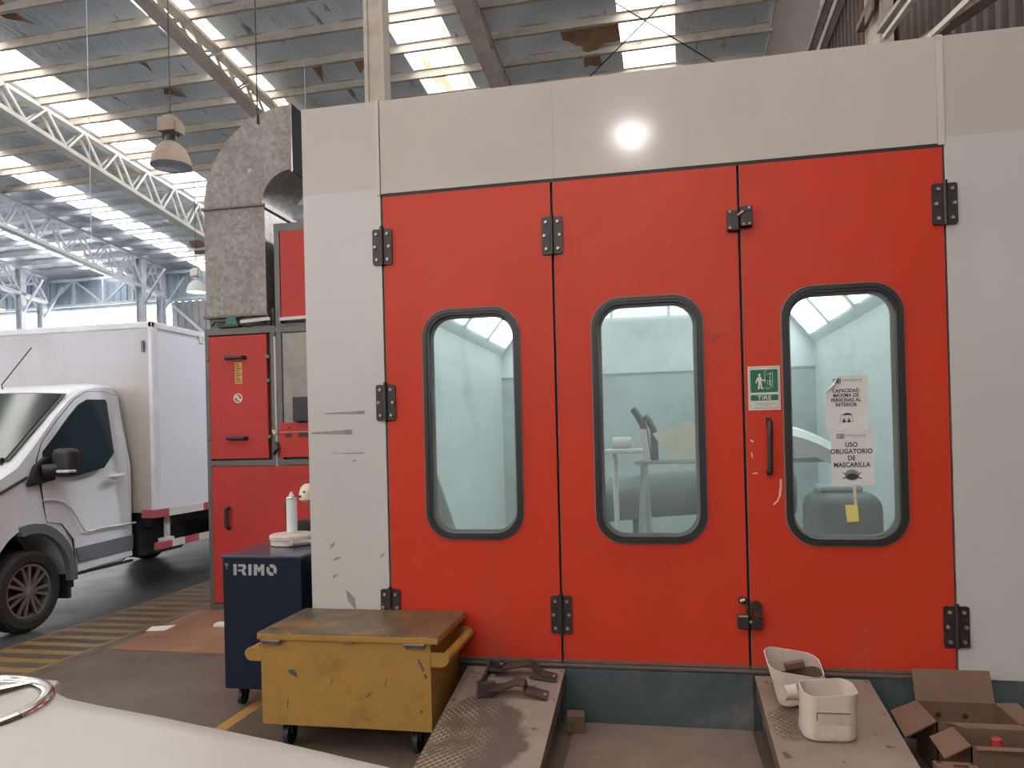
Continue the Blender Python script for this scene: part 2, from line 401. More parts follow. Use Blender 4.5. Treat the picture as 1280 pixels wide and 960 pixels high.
def text_mesh(lines, size, x, z, y, name, m, parent, off=(0, 0, 0), align='CENTER', spacing=1.0, sx=1.0, lead=1.15, bold=0.0, tracking=1.0):
    """flat lettering on a plane facing -Y"""
    cu = bpy.data.curves.new('f', 'FONT'); cu.body = '\n'.join(lines); cu.size = size; cu.align_x = align
    cu.space_line = lead; cu.space_character = tracking; cu.extrude = .0004; cu.offset = bold
    ob = bpy.data.objects.new('f', cu); C.objects.link(ob)
    dg = bpy.context.evaluated_depsgraph_get(); dg.update()
    me = bpy.data.meshes.new_from_object(ob.evaluated_get(dg)); bpy.data.objects.remove(ob)
    me.transform(Matrix.Translation(Vector((x, y, z)) - Vector(off)) @ Matrix.Rotation(PI / 2, 4, 'X') @ Matrix.Diagonal((sx, 1, 1, 1)))
    me.materials.clear(); me.materials.append(m)
    o = bpy.data.objects.new(name, me); C.objects.link(o); o.parent = parent
    return o

# ---------------------------------------------------------------- hall: floor, roof, walls
fl = MB(); fl.box((-34, -14, -.1), (12, 26, 0)); struct(fl.build('floor', FLOOR), 'grey concrete workshop floor with worn yellow hatching')

TH = math.radians(-1.5); RZ = Matrix.Rotation(TH, 3, 'Z')
Z0, SL, YB = 10.32, .091, 21.0
def zr(y): return Z0 - SL * y
def place_roof(o): o.rotation_euler = (0, 0, TH); return o
def rthing(name, label, cat, loc, group=None):
    return thing(name, label, cat, RZ @ Vector(loc), group, TH)

strips = [(-20.3, -19.25), (-16.05, -15.0), (-12.08, -11.02), (-7.75, -6.75), (-3.55, -2.46), (.75, 1.79)]
edges = [-31.0]
for a, b in strips: edges += [a, b]
edges.append(3.58)
rf = MB(); NY = 12
for i in range(0, len(edges), 2):
    a, b = edges[i], edges[i + 1]
    n = max(2, int((b - a) / .5)); ys = [-13 + (YB + .6 + 13) * k / NY for k in range(NY + 1)]
    rf.sheet([[(a + (b - a) * j / n, y, zr(y) + (.02 if j % 2 else 0)) for j in range(n + 1)] for y in ys], thick=.03)
place_roof(struct(rf.build('ceiling', FOIL), 'foil-lined sloping metal roof'))
nth = ['far left', 'left over the second truss', 'left beside the nearer lattice truss', 'above the galvanised duct', 'above the left end of the booth front', 'above the middle of the booth front']
for i, (a, b) in enumerate(strips):
    s = MB(); n = 8
    s.sheet([[(a - .02 + (b - a + .04) * j / n, y, zr(y) + .07 + (.025 if j % 2 else 0)) for j in range(n + 1)] for y in [-13 + (YB + .6 + 13) * k / NY for k in range(NY + 1)]])
    place_roof(struct(s.build('window_%d' % (i + 1), SKY), 'bright translucent roof skylight strip, ' + nth[i]))

# purlins, each its own channel
cnt = ['nearest of all', 'second from the camera', 'third from the camera', 'fourth from the camera', 'fifth from the camera', 'sixth from the camera', 'seventh from the camera', 'eighth from the camera',
       'eighth from the back wall', 'seventh from the back wall', 'sixth from the back wall', 'fifth from the back wall', 'fourth from the back wall', 'third from the back wall', 'second from the back wall', 'next to the back wall']
k = 0
py = [6.15 + .925 * i for i in range(16)]
for i, y in enumerate(py):
    p = MB(); z = zr(y) - .005
    p.box((-30, y - .006, z - .17), (3.6, y + .006, z), 0)
    p.box((-30, y - .006, z - .17), (3.6, y + .06, z - .158), 0)
    p.box((-30, y - .05, z - .012), (3.6, y + .006, z), 0)
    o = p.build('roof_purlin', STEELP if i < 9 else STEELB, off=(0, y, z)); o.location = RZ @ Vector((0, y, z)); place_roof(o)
    tag(o, 'pale steel purlin crossing under the roof, ' + cnt[i], 'purlin', 'purlins under the roof')

def truss(xp, y0, y1, top_off, bot, label, m, hw=.11, wide=.2, step=1.05):
    """bot(y) -> height of the lower chord; the web is doubled, a bar on each face"""
    t = rthing('roof_truss', label, 'truss', (xp, y0, zr(y0) - top_off)); off = (xp, y0, zr(y0) - top_off)
    n = int((y1 - y0) / step)
    tp = lambda y: (xp, y, zr(y) - top_off); bt = lambda y: (xp, y, bot(y))
    c = MB(); c.bar(tp(y0), tp(y1), wide, .08); c.build('top_chord', m, t, off)
    c = MB()
    c.bar(bt(y0), bt(y1), wide + .06, .10); c.build('bottom_chord', m, t, off)
    for i in range(n):
        ya, yb, yc = y0 + (y1 - y0) * i / n, y0 + (y1 - y0) * (i + .5) / n, y0 + (y1 - y0) * (i + 1) / n
        w = MB()
        for sx in (-hw, hw):
            w.bar((xp + sx, ya, bot(ya)), (xp + sx * .8, yb, zr(yb) - top_off), .035, .035)
        w.build('web_bar', m, t, off)
        w = MB()
        for sx in (-hw, hw):
            w.bar((xp + sx * .8, yb, zr(yb) - top_off), (xp + sx, yc, bot(yc)), .045, .045)
        w.build('web_bar', m, t, off)
    return t
truss(-1.75, 1.0, 17.0, .2, lambda y: 9.05 - (y - 8.05) * .115, 'roof truss standing out above the booth front, right of the beige post', STEELP, .09, .22)
truss(-7.0, 1.0, 17.0, .2, lambda y: 9.15 - (y - 6.9) * .138, 'roof truss running down behind the top of the galvanised duct', STEELP, .09, .2)
truss(-12.1, 4.0, 20.4, .2, lambda y: 8.77 - (y - 8.9) * .142, 'pale lattice truss crossing the upper left behind the hanging lamp', STEELW)
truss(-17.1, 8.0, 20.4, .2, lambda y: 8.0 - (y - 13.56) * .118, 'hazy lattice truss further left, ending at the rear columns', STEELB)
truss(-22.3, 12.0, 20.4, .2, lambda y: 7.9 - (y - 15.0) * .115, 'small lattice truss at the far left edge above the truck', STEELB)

# back wall: cladding with a long glazed band, columns and a lattice girder
def corrug(mb, x0, x1, y, z0, z1, pitch=.3, dep=.05, axis='x'):
    xs = []; x = x0; ph = 0
    while x < x1:
        xs += [(x, 0), (min(x1, x + pitch * .4), 0), (min(x1, x + pitch * .5), dep), (min(x1, x + pitch * .9), dep)]; x += pitch
    xs.append((x1, 0))
    if axis == 'x': mb.sheet([[(a, y - d, z) for a, d in xs] for z in (z0, z1)], thick=.01)
    else: mb.sheet([[(y - d, a, z) for a, d in xs] for z in (z0, z1)], thick=.01)
w = MB(); corrug(w, -31, 4.5, YB + .3, 7.12, 8.6); corrug(w, -31, -17.35, YB + .3, 0, 5.0, mi=0) if False else None
corrug(w, -31, -17.35, YB + .3, 0, 5.4)
place_roof(struct(w.build('wall_back', CLADB), 'haze-tinted cladding of the back wall under the eaves'))
w = MB(); corrug(w, -17.35, 4.5, YB + .3, 0, 7.12)
place_roof(struct(w.build('wall_rear', CLADG), 'grey corrugated cladding of the back wall, right part'))
w = MB(); corrug(w, -3.6, YB + .3, 4.5, 0, 9.6, .26, .06, 'y'); corrug(w, -13, -3.6, 4.5, 0, 11.6, .26, .06, 'y')
place_roof(struct(w.build('wall_right', CLAD), 'brown corrugated side wall behind the booth'))
g = MB(); g.sheet([[(-31, YB + .34, z), (-17.35, YB + .34, z)] for z in (5.4, 7.12)])
place_roof(struct(g.build('window_7', BAND), 'glaring glazed band along the back wall'))
w = MB(); corrug(w, -31, 4.5, -13, 0, 5.0); corrug(w, -31, 4.5, -13, 7.0, 11.8)
place_roof(struct(w.build('wall_front', CLADG), 'grey cladding of the wall behind the photographer'))
g = MB(); g.sheet([[(-31, -13.02, z), (4.5, -13.02, z)] for z in (5.0, 7.0)]); place_roof(struct(g.build('window_8', BAND), 'unseen glazed band added behind the photographer for frontal light'))  # opening put in unseen to give the booth front light from high up
w = MB(); corrug(w, -13, YB + .3, -31, 0, 3.5, .4, .06, 'y'); corrug(w, -13, YB + .3, -31, 6.5, 11.8, .4, .06, 'y')
place_roof(struct(w.build('wall_left', CLADG), 'grey corrugated far left wall'))
g = MB(); g.sheet([[(-31.05, -13, z), (-31.05, YB + .3, z)] for z in (3.5, 6.5)]); place_roof(struct(g.build('window_9', BAND), 'glazed band in the far left wall'))
g = MB(); g.box((-31, YB + .2, 7.06), (-17.3, YB + .3, 7.14)); place_roof(struct(g.build('trim_1', STEELB), 'rail above the glazed band'))

gl = rthing('lattice_girder', 'pale lattice girder above the glazed band of the back wall', 'girder', (-24, YB, 7.2)); off = (-24, YB, 7.2)
b = MB(); b.bar((-30.5, YB, 7.2), (-17.3, YB, 7.2), .1, .1); b.build('bottom_chord', STEELB, gl, off)
b = MB(); b.bar((-30.5, YB, 8.2), (-12, YB, 8.2), .1, .1); b.build('top_chord', STEELB, gl, off)
for i in range(8):
    x0 = -28.2 + i * 1.34
    b = MB(); b.bar((x0, YB, 7.2), (x0, YB, 8.2), .09, .09); b.build('upright', STEELB, gl, off)
    if x0 + 1.34 < -17:
        b = MB(); b.bar((x0, YB, 8.2 if i % 2 else 7.2), (x0 + 1.34, YB, 7.2 if i % 2 else 8.2), .07, .07); b.build('diagonal', STEELB, gl, off)
for x, y, zt, lab in ((-17.1, 19.3, zr(19.3) - .2, 'pale steel column under the end of the hazy truss, nearer of the right pair above the truck'),
                      (-17.4, 20.75, 8.3, 'pale steel column against the back wall, rear one of the right pair above the truck'),
                      (-22.3, 19.3, zr(19.3) - .2, 'pale steel column at the far left above the truck, nearer of its pair'),
                      (-22.8, 20.75, 8.3, 'pale steel column at the far left above the truck, rear one of its pair')):
    t = rthing('steel_column', lab, 'column', (x, y, 0), 'columns at the back wall')
    b = MB(); b.box((x - .13, y - .006, 0), (x + .13, y + .006, zt)); b.box((x - .13, y - .12, 0), (x - .115, y + .12, zt)); b.box((x + .115, y - .12, 0), (x + .13, y + .12, zt))
    b.build('shaft', STEELB, t, (x, y, 0))
    b = MB(); b.bar((x, y, 6.6), (x + 1.0, y, 7.9), .07, .07); b.bar((x, y, 7.0), (x - .9, y, 8.0), .07, .07); b.build('knee_brace', STEELB, t, (x, y, 0))
    b = MB(); b.box((x - .2, y - .2, 0), (x + .2, y + .2, .03)); b.build('base_plate', STEELB, t, (x, y, 0))
o = MB().bar((-17.2, YB + .1, 7.0), (-15.2, YB + .1, 5.3), .09, .09).bar((-17.3, YB + .1, 7.2), (-13, YB + .1, 7.15), .08, .08).build('wall_brace', STEELB)
tag(place_roof(o), 'slanting pale brace on the grey cladding right of the rear columns', 'brace')

# side wall steelwork seen over the booth, right
t = rthing('gutter_panel', 'pale flat gutter panel along the roof edge above the booth right of centre', 'gutter', (3.98, 9, zr(9)))
off = (3.98, 9, zr(9))
b = MB(); b.sheet([[(x, y, zr(y) - .02) for x in (3.58, 4.38)] for y in (2, 12)], thick=.02); b.build('sheet', GUTTER, t, off)
b = MB(); b.bar((3.57, 2, zr(2) - .05), (3.57, 12.0, zr(12.0) - .05), .03, .09); b.build('edge_strip', STEELW, t, off)
b = MB(); b.bar((3.5, 12.0, zr(12) - .05), (4.4, 12.0, zr(12) - .05), .06, .08); b.build('end_strip', STEELD, t, off)
for z, y0, lab in ((8.98, 4, 'upper pale rail on the brown side wall above the booth'), (8.45, 4, 'middle pale rail on the brown side wall above the booth')):
    b = MB(); b.box((4.30, y0, z - .05), (4.42, 20.5, z - .03)); b.box((4.30, y0, z - .05), (4.315, 20.5, z + .10))
    o = b.build('wall_rail', STEELP); tag(place_roof(o), lab, 'rail', 'rails on the side wall')
t = rthing('steel_column', 'dusty brown column standing at the side wall above the right part of the booth', 'column', (4.3, 6.25, 0)); off = (4.3, 6.25, 0)
b = MB(); b.box((4.22, 5.90, 0), (4.38, 5.92, 9.2)); b.box((4.22, 6.60, 0), (4.38, 6.62, 9.2)); b.box((4.24, 5.90, 0), (4.26, 6.62, 9.2)); b.build('shaft', POSTM, t, off)
b = MB(); b.box((4.12, 5.85, 6.90), (4.24, 6.66, 6.98)); b.box((4.12, 5.85, 6.75), (4.15, 6.2, 6.98)); b.build('bracket', LEDGE, t, off)
for p0, p1, w_, m_, lab in (((4.18, 5.6, 6.36), (4.18, 2.2, 5.82), .16, STEELD, 'dark slanting brace rising from the brown column'),
                       ((4.12, 5.3, 6.14), (4.12, 2.0, 5.66), .06, STEELP, 'thin pale slanting brace beside the dark one'),
                       ((4.18, 4.1, 5.47), (4.18, 1.0, 4.60), .16, LEDGE, 'brown slanting brace at the far right above the booth'),
                       ((4.10, 3.8, 5.34), (4.10, 1.6, 4.90), .05, STEELP, 'thin pale brace crossing the brown one at the far right')):
    o = MB().bar(p0, p1, w_, .05).build('wall_brace', m_); tag(place_roof(o), lab, 'brace')

# torn insulation flaps
def flap(pts, lab, m=FLAP):
    c = Vector((sum(p[0] for p in pts) / len(pts), sum(p[1] for p in pts) / len(pts), 0)); c.z = zr(c.y) - .1
    top = max(p[1] for p in pts); bot_ = min(p[1] for p in pts)
    b = bmesh.new(); vs = []
    for x, y in pts: vs.append(b.verts.new((x, y, zr(y) - .02 - .10 * (y - bot_) / max(.01, top - bot_) + random.uniform(-.02, .02))))
    f = b.faces.new(vs); bmesh.ops.triangulate(b, faces=[f]); bmesh.ops.subdivide_edges(b, edges=b.edges[:], cuts=2, use_grid_fill=True)
    for v in b.verts: v.co.z += .03 * math.sin(v.co.x * 17) * math.cos(v.co.y * 9)
    M = MB(); M._merge(b); o = M.build('insulation_flap', m, off=c, smooth=80); o.location = RZ @ c; place_roof(o)
    tag(o, lab, 'insulation', 'torn insulation hanging from the roof')
flap([(-.36, 9.97), (-.35, 10.35), (0, 10.62), (-.03, 11.21), (.33, 11.25), (.3, 10.63), (.76, 10.56), (.73, 9.93), (.33, 9.96)], 'large torn brown insulation flap beside the skylight above mid booth')
flap([(-4.62, 9.88), (-4.12, 9.94), (-4.61, 10.4)], 'brown torn insulation flap just left of the beige post')
flap([(-5.56, 9.89), (-5.26, 9.9), (-5.53, 10.58)], 'small pointed tan insulation flap above the left booth panel')
flap([(-8.95, 9.83), (-9.14, 10.23), (-8.75, 10.47), (-8.8, 10.2)], 'dark brown insulation flap right above the hanging lamp')
flap([(-9.0, 8.89), (-8.75, 8.95), (-8.75, 9.37)], 'narrow brown insulation flap up left of the lamp cable')
flap([(-14.49, 18.3), (-13.79, 18.3), (-14.4, 19.6), (-15.1, 19.6)], 'brown insulation hanging low beside the duct and the far lamp')
flap([(-9.98, 6.94), (-10.03, 7.31), (-9.8, 7.62), (-10.2, 7.39), (-10.4, 7.2)], 'brown insulation flap at the top left corner of the roof')

o = MB().tube([(.78, 9.09, 9.17), (2.55, 11.33, 8.97)], .012, 6).build('tie_rod', WIRE); tag(place_roof(o), 'thin tie rod running down to the right across the skylight', 'rod', 'crossed tie rods')
o = MB().tube([(.06, 11.27, 8.98), (1.62, 9.24, 9.16)], .012, 6).build('tie_rod', WIRE); tag(place_roof(o), 'thin tie rod running down to the left across the skylight', 'rod', 'crossed tie rods')

# pendant high-bay lamps
def lamp(loc, top, lab, m, lit, gear=True):
    t = thing('pendant_lamp', lab, 'lamp', loc, 'pendant high bay lamps')
    b = MB(); b.lathe([(.25, 0), (.245, .03), (.225, .12), (.185, .21), (.12, .28), (.07, .31), (.065, .31), (.115, .272), (.178, .205), (.217, .118), (.238, .03), (.243, 0)], (0, 0, 0), 32, cap=False); b.build('lamp_shade', m, t)
    b = MB(); b.lathe([(.0, .06), (.19, .05), (.232, .02), (.236, .012), (.19, .035), (0, .045)], (0, 0, 0), 28, cap=False); b.build('diffuser', {0: LAMPG, 1: BULB2, 2: BULB3}[lit], t)
    b = MB(); b.lathe([(.05, .30), (.055, .40), (.03, .41)], (0, 0, 0), 16); b.bar((-.11, 0, .36), (-.11, 0, .45), .02, .02); b.bar((.11, 0, .36), (.11, 0, .45), .02, .02); b.build('lamp_holder', BLACKP if gear else m, t)
    b = MB(); b.box((-.12, -.11, .42), (.11, .11, .60), .02); b.box((.11, -.08, .40), (.15, .08, .54), .01); b.box((-.07, -.07, .60), (.07, .07, .635), .01); b.build('ballast_box', m, t)
    b = MB(); b.tube([(0, 0, .63), (0, 0, .70)], .015); b.tube([(0, 0, .66), (0, 0, top - loc[2])], .007, 6); b.build('cable', WIRE, t)
    return t
lamp((-4.427, 4.323, 5.14), zr(4.3) - .05, 'dusty beige high bay lamp hanging in the upper left, nearest lamp', LAMPB, 0)
lamp((-10.153, 13.394, 5.56), zr(13.4) - .05, 'pale bell lamp glowing just left of the duct above the truck box', LAMPS, 1, False)
lamp((-15.35, 12.4, 5.25), zr(12.2) - .05, 'pale bell lamp half cut off by the left edge above the truck', LAMPS, 1, False)
BL = lamp((1.32, -5.05, 5.25), zr(-5) - .05, 'high bay lamp lit behind the photographer, reflected in the booth header', LAMPB, 2)
b = MB(); b.lathe([(.001, -.11), (.07, -.09), (.11, 0), (.08, .08), (.03, .13), (.001, .14)], (0, 0, -.02), 20, cap=False); b.build('bulb', BULB, BL)
t = thing('added_flood_light', 'unseen flood light added on the booth roof to brighten the truck side', 'flood light', (-.42, 5.3, 3.6)); off = (-.42, 5.3, 3.6)  # added fill light, hidden behind the header, brightens the truck side
b = MB(); b.box((-.52, 5.2, 3.6), (-.32, 5.4, 3.62), .004); b.tube([(-.42, 5.3, 3.61), (-.42, 5.3, 5.0)], .025); b.build('mast', STEELD, t, off)
b = MB(); b.box((-.50, 5.08, 4.90), (-.40, 5.52, 5.20), .02); b.build('housing', BLACKP, t, off)
b = MB(); b.box((-.508, 5.11, 4.93), (-.50, 5.49, 5.17), .003); b.build('lens', BULB2, t, off)
lt = bpy.data.lights.new('added_fill_lamp', 'AREA'); lt.shape = 'RECTANGLE'; lt.size = .40; lt.size_y = .26; lt.energy = 125; lt.color = (.93, .96, 1)
lo = bpy.data.objects.new('added_fill_lamp', lt); C.objects.link(lo); lo.parent = t; lo.location = (-.10, 0, 1.45)
lo.rotation_euler = Vector((-3.2, -2.2, -3.2)).to_track_quat('-Z', 'Y').to_euler()
o = MB().tube([(0, 0, 0), (0, 0, zr(2.4) - 4.72)], .008, 6).build('hanging_cable', WIRE); o.location = (-2.17, 2.45, 4.69); tag(o, 'thin dark cable hanging from the roof onto the duct', 'cable')
for x, y, z0_, lab in ((-6.6, 5.5, 4.6, 'faint thin cable hanging left of the lamp cable'), (-5.1, 9.5, 5.0, 'faint thin cable hanging right of the dusty lamp')):
    o = MB().tube([(0, 0, 0), (0, 0, zr(y) - z0_)], .005, 6).build('hanging_cable', STEELB); o.location = (x, y, z0_); tag(o, lab, 'cable')

# ---------------------------------------------------------------- the spray booth
booth = thing('spray_booth', 'white paint spray booth with three orange red doors, seen from the front', 'spray booth', (1.5, 0, 0)); BO = (1.5, 0, 0)
def bp(mb, name, m, lab=None, **kw):
    o = mb.build(name, m, booth, BO, **kw)
    if lab: o['label'] = lab
    return o
ZD0, ZD1, ZT = .335, 3.03, 3.60
b = MB(); b.box((-.51, 0, .315), (-.020, .07, ZT), .003); bp(b, 'wall_panel', WALL)
b = MB(); b.box((3.019, 0, .315), (4.05, .07, ZT), .003); bp(b, 'wall_panel', WALL)
b = MB(); b.box((-.015, 0, ZD1 + .02), (1.0098, .07, ZT - .002), .001); b.box((1.0102, 0.0005, ZD1 + .02), (2.989, .07, ZT), .001); bp(b, 'header_panel', HEADER)
for x0, x1 in ((-.040, -.016), (2.99, 3.026)):
    b = MB(); b.box((x0, -.006, ZD1 + .01), (x1 - .003, .07, ZT + .005), .002); b.box((x1 - .003, .02, ZD1), (x1, .07, ZT), 0, 1); bp(b, 'trim_strip', [TRIMW, DARKEDGE])
b = MB(); b.box((-.04, .004, ZD1), (3.01, .07, ZD1 + .02), 0); b.box((-.045, .02, .3), (-.012, .07, ZD1), 0); b.box((3.012, .02, .3), (3.04, .07, ZD1), 0); bp(b, 'door_frame', DARKEDGE)
b = MB(); b.box((-.51, .006, 0), (4.05, .06, .318), 0); b.box((1.012, -.012, .0), (2.015, .006, .30), .003); bp(b, 'base_skirt', SKIRT, 'scuffed blue grey steel skirt under the doors')
b = MB(); b.box((-.02, -.006, .312), (3.02, .03, .330), .002); bp(b, 'sill', LEDGE)
b = MB(); b.box((-.51, .07, 0), (-.46, 5.6, ZT)); bp(b, 'side_wall', [INNER])
b = MB(); b.box((3.46, .07, 0), (3.51, 5.6, ZT)); bp(b, 'side_wall', [INNER])
b = MB(); b.box((-.46, 5.54, 2.38), (3.46, 5.6, ZT)); bp(b, 'rear_wall', INNER)
b = MB(); b.box((-.46, 5.535, .3), (3.46, 5.6, 2.36)); b.box((-.46, 5.525, 2.36), (3.46, 5.6, 2.385), 0, 1); bp(b, 'rear_wall', [INNERG, GREYCAR])
b = MB(); b.box((-.46, .07, .25), (3.46, 5.54, .33)); bp(b, 'inner_floor', INNERFL)
b = MB(); b.box((-.51, .07, 3.32), (3.51, 5.6, 3.38)); b.box((-.51, .07, 3.36), (3.51, 5.6, ZT - .02)); bp(b, 'ceiling_panel', INNER)
for sgn, xw in ((-1, -.46), (1, 3.46)):
    xi = xw - sgn * .52
    b = MB(); b.prism([(xw, 2.66), (xi, 3.32), (xw, 3.32)], 'y', .1, 5.54); bp(b, 'light_cove', INNER)
    for q in range(5):
        y0 = .25 + q * 1.06
        P = lambda f: (xw - sgn * (.52 * f) - sgn * .012, 2.66 + .66 * f - .010)
        (xa, za), (xb, zb) = P(.16), P(.84)
        b = MB(); b.quad([(xa, y0, za), (xa, y0 + .86, za), (xb, y0 + .86, zb), (xb, y0, zb)]); bp(b, 'light_panel', LIGHTP, 'glowing white light panel')
b = MB()
for q in range(4):
    for z in (3.10, 3.145, 3.185): b.box((.3 + q * .72, 5.50, z), (.98 + q * .72, 5.52, z + .022))
bp(b, 'light_panel', LIGHTQ, 'glowing white light panel')

for x in (.993, 2.002):  # added dark strips behind the door gaps, blocking interior light leaks
    b = MB(); b.box((x - .03, .052, ZD0), (x + .03, .062, ZD1)); bp(b, 'gap_light_block', DARKEDGE)
for x in (-.012, 3.012):
    b = MB(); b.box((x - .05, .072, ZD0), (x + .05, .08, ZD1)); bp(b, 'gap_light_block', DARKEDGE)
def hinge(x, z, parent, off, label=None, h=.21, w=.115, tilt=0):
    b = MB(); m = Matrix.Translation((x, 0, z)) @ Matrix.Rotation(tilt, 4, 'Y')
    for sx in (-1, 1):
        pts = rrect(sx * (w / 4 + .002), 0, w / 4, h / 2, .012, 4)
        b.prism(pts, 'y', -.012, -.001, 0, 0, m)
        for dz, dx in ((-.075, .033), (0, .043), (.075, .033)):
            q = bmesh.new(); bmesh.ops.create_cone(q, segments=6, radius1=.011, radius2=.009, depth=.012, cap_ends=True)
            b._merge(q, 1, m @ Matrix.Translation((sx * dx, -.017, dz)) @ Matrix.Rotation(PI / 2, 4, 'X'))
    b.tube([(x + math.sin(tilt) * 0, -.016, z - h / 2 - .002), (x, -.016, z + h / 2 + .014)], .011, 12)
    return b.build('hinge', [HINGE, BOLT], parent, off)

def latch(x, z, parent, off, pad):
    b = MB()
    if not pad:
        b.box((x - .064, -.035, z - .062), (x - .004, -.001, z + .045), .004); b.box((x + .004, -.04, z - .045), (x + .066, -.001, z + .062), .004)
        b.box((x + .012, -.044, z + .03), (x + .062, -.038, z + .045), .002); b.tube([(x - .01, -.045, z + .01), (x + .02, -.045, z + .03)], .008, 8, 1)
        for dx, dz in ((-.05, .035), (-.05, -.05), (.05, -.035), (.02, -.035), (.05, .05)): b.lathe([(.006, -.045), (.005, -.036)], (x + dx, 0, z + dz), 8, 1, 'y')
    else:
        b.box((x - .066, -.04, z - .06), (x - .008, -.001, z + .01), .004); b.box((x + .0, -.045, z - .06), (x + .06, -.001, z + .0), .004)
        b.box((x - .062, -.044, z + .0), (x - .012, -.038, z + .012), .002, 1)
        b.ringprism(rrect(x + .03, z + .045, .03, .045, .028, 6), rrect(x + .028, z + .022, .013, .013, .0129, 6), 'y', -.05, -.042, 0)
        b.box((x - .058, -.03, z + .07), (x - .014, -.001, z + .105), .008); b.tube([(x - .05, -.034, z + .085), (x - .025, -.04, z + .095)], .01, 8, 1)
        b.tube([(x - .012, -.03, z - .07), (x - .012, -.03, z + .1)], .008, 8); b.lathe([(.008, -.052), (.007, -.04)], (x, 0, z - .02), 8, 1, 'y')
    return b.build('latch', [HINGE, BOLT], parent, off)

doors = [(-.012, .990, .506, 1.685, .285, .662), (.996, 1.999, 1.499, 1.679, .299, .676), (2.005, 3.012, 2.504, 1.675, .299, .683)]
dlab = ['left', 'middle', 'right']
for i, (x0, x1, wx, wz, hw, hh) in enumerate(doors):
    b = MB()
    outer = [(x0 + .004, ZD0), (x1 - .004, ZD0), (x1 - .004, ZD1), (x0 + .004, ZD1)]
    inner = rrect(wx, wz, hw - .012, hh - .012, .148, 10)
    # leaf with a real window opening
    bm = bmesh.new()
    def loop(pts, y): return [bm.verts.new((p[0], y, p[1])) for p in pts]
    for y in (0.0, .05):
        lo, li = loop(outer, y), loop(inner, y)
        es = [bm.edges.new((lo[k], lo[(k + 1) % 4])) for k in range(4)] + [bm.edges.new((li[k], li[(k + 1) % len(li)])) for k in range(len(li))]
        bmesh.ops.triangle_fill(bm, edges=es, use_beauty=True)
        if y == 0: l0, i0 = lo, li
    for A, B in ((l0, lo), (i0, li)):
        for k in range(len(A)): bm.faces.new((A[k], A[(k + 1) % len(A)], B[(k + 1) % len(A)], B[k]))
    b._merge(bm, 0)
    b.box((x0 + .0025, -.001, ZD0 - .004), (x0 + .007, .048, ZD1 + .002), 0, 1)
    b.box((x0 + .006, -.003, ZD0), (x1 - .006, .001, ZD0 + .016), 0, 2)
    d = b.build('door', [RED, GREYEDGE, LEDGE], booth, BO, smooth=20); d['label'] = 'tall orange red door leaf with a rounded window, ' + dlab[i]
    b = MB(); b.ringprism(rrect(wx, wz, hw, hh, .16, 12), rrect(wx, wz, hw - .022, hh - .022, .14, 12), 'y', -.014, .012, 0)
    b.ringprism(rrect(wx, wz, hw - .022, hh - .022, .14, 12), rrect(wx, wz, hw - .034, hh - .034, .13, 12), 'y', -.008, .02, 0)
    b.ringprism(rrect(wx, wz, hw + .005, hh + .005, .163, 12), rrect(wx, wz, hw - .002, hh - .002, .158, 12), 'y', -.006, .002, 1)
    b.ringprism(rrect(wx, wz, hw - .020, hh - .020, .14, 12), rrect(wx, wz, hw - .05, hh - .05, .115, 12), 'y', .045, .055, 1)
    b.build('window_gasket', [RUBBER, GASKLIP], d, BO)
    b = MB(); b.prism(rrect(wx, wz, hw - .024, hh - .024, .138, 12), 'y', .014, .018); b.build('window_pane', GLASS, d, BO, smooth=20)
    if i == 0:
        for z in (2.735, 1.822, .625): hinge(-.012, z, d, BO)
        for z in (2.727, .602): hinge(.992, z, d, BO)
    if i == 2:
        for z in (2.737, .582): hinge(3.012, z, d, BO)
        latch(2.002, 2.738, d, BO, False); latch(2.004, .615, d, BO, True)
        h = MB(); h.tube([(2.127, .0, 1.655), (2.127, -.045, 1.645), (2.127, -.05, 1.60), (2.124, -.05, 1.44), (2.124, -.045, 1.39), (2.124, 0, 1.38)], .014, 10)
        h.box((2.112, -.006, 1.635), (2.142, 0, 1.675), .003); h.box((2.109, -.006, 1.365), (2.139, 0, 1.40), .003)
        ho = h.build('handle', HINGE, d, BO); ho['label'] = 'dark worn pull handle'
# scuffs and pale scratches that are raised paint on the wall and door
sc = MB()
for x0, x1, z, hgt in ((-.40, -.15, 1.77, .010), (-.49, -.23, 1.655, .016), (-.37, -.16, 1.53, .005), (-.25, -.21, 1.485, .004)):
    sc.prism([(x0, z - hgt * .3), (x1, z - hgt), (x1, z + hgt), (x0, z + hgt * .2)], 'y', -.0025, .001)
for x, z, a, s in ((-.37, .985, .9, .028), (-.345, .905, .4, .030), (-.36, .80, .6, .024), (-.06, .925, .8, .022), (-.26, .66, -1.1, .07)):
    sc.prism([(x + s * 1.0 * math.cos(a), z + s * math.sin(a)), (x + s * .35 * math.cos(a + 1.6), z + s * .35 * math.sin(a + 1.6)), (x - s * math.cos(a), z - s * math.sin(a)), (x + s * .3 * math.cos(a - 1.6), z + s * .3 * math.sin(a - 1.6))], 'y', -.002, .001)
PALE = mat('pale_scratch', (.62, .42, .36), .6); d3 = [o for o in booth.children if o.name.startswith('door') and 'right' in o.get('label', '')][0]
b = MB()
for pts, w_ in (([(2.141, 1.208), (2.162, 1.229), (2.173, 1.255)], .006), ([(2.173, 1.255), (2.180, 1.297), (2.181, 1.344)], .010), ([(2.032, 1.555), (2.046, 1.545)], .008), ([(2.039, 1.375), (2.064, 1.379)], .006), ([(2.036, 1.49), (2.040, 1.46)], .006)):
    for p, q in zip(pts, pts[1:]): b.bar((p[0], -.001, p[1]), (q[0], -.001, q[1]), w_, .002, (0, 1, 0))
b.build('scratch', PALE, d3, BO)
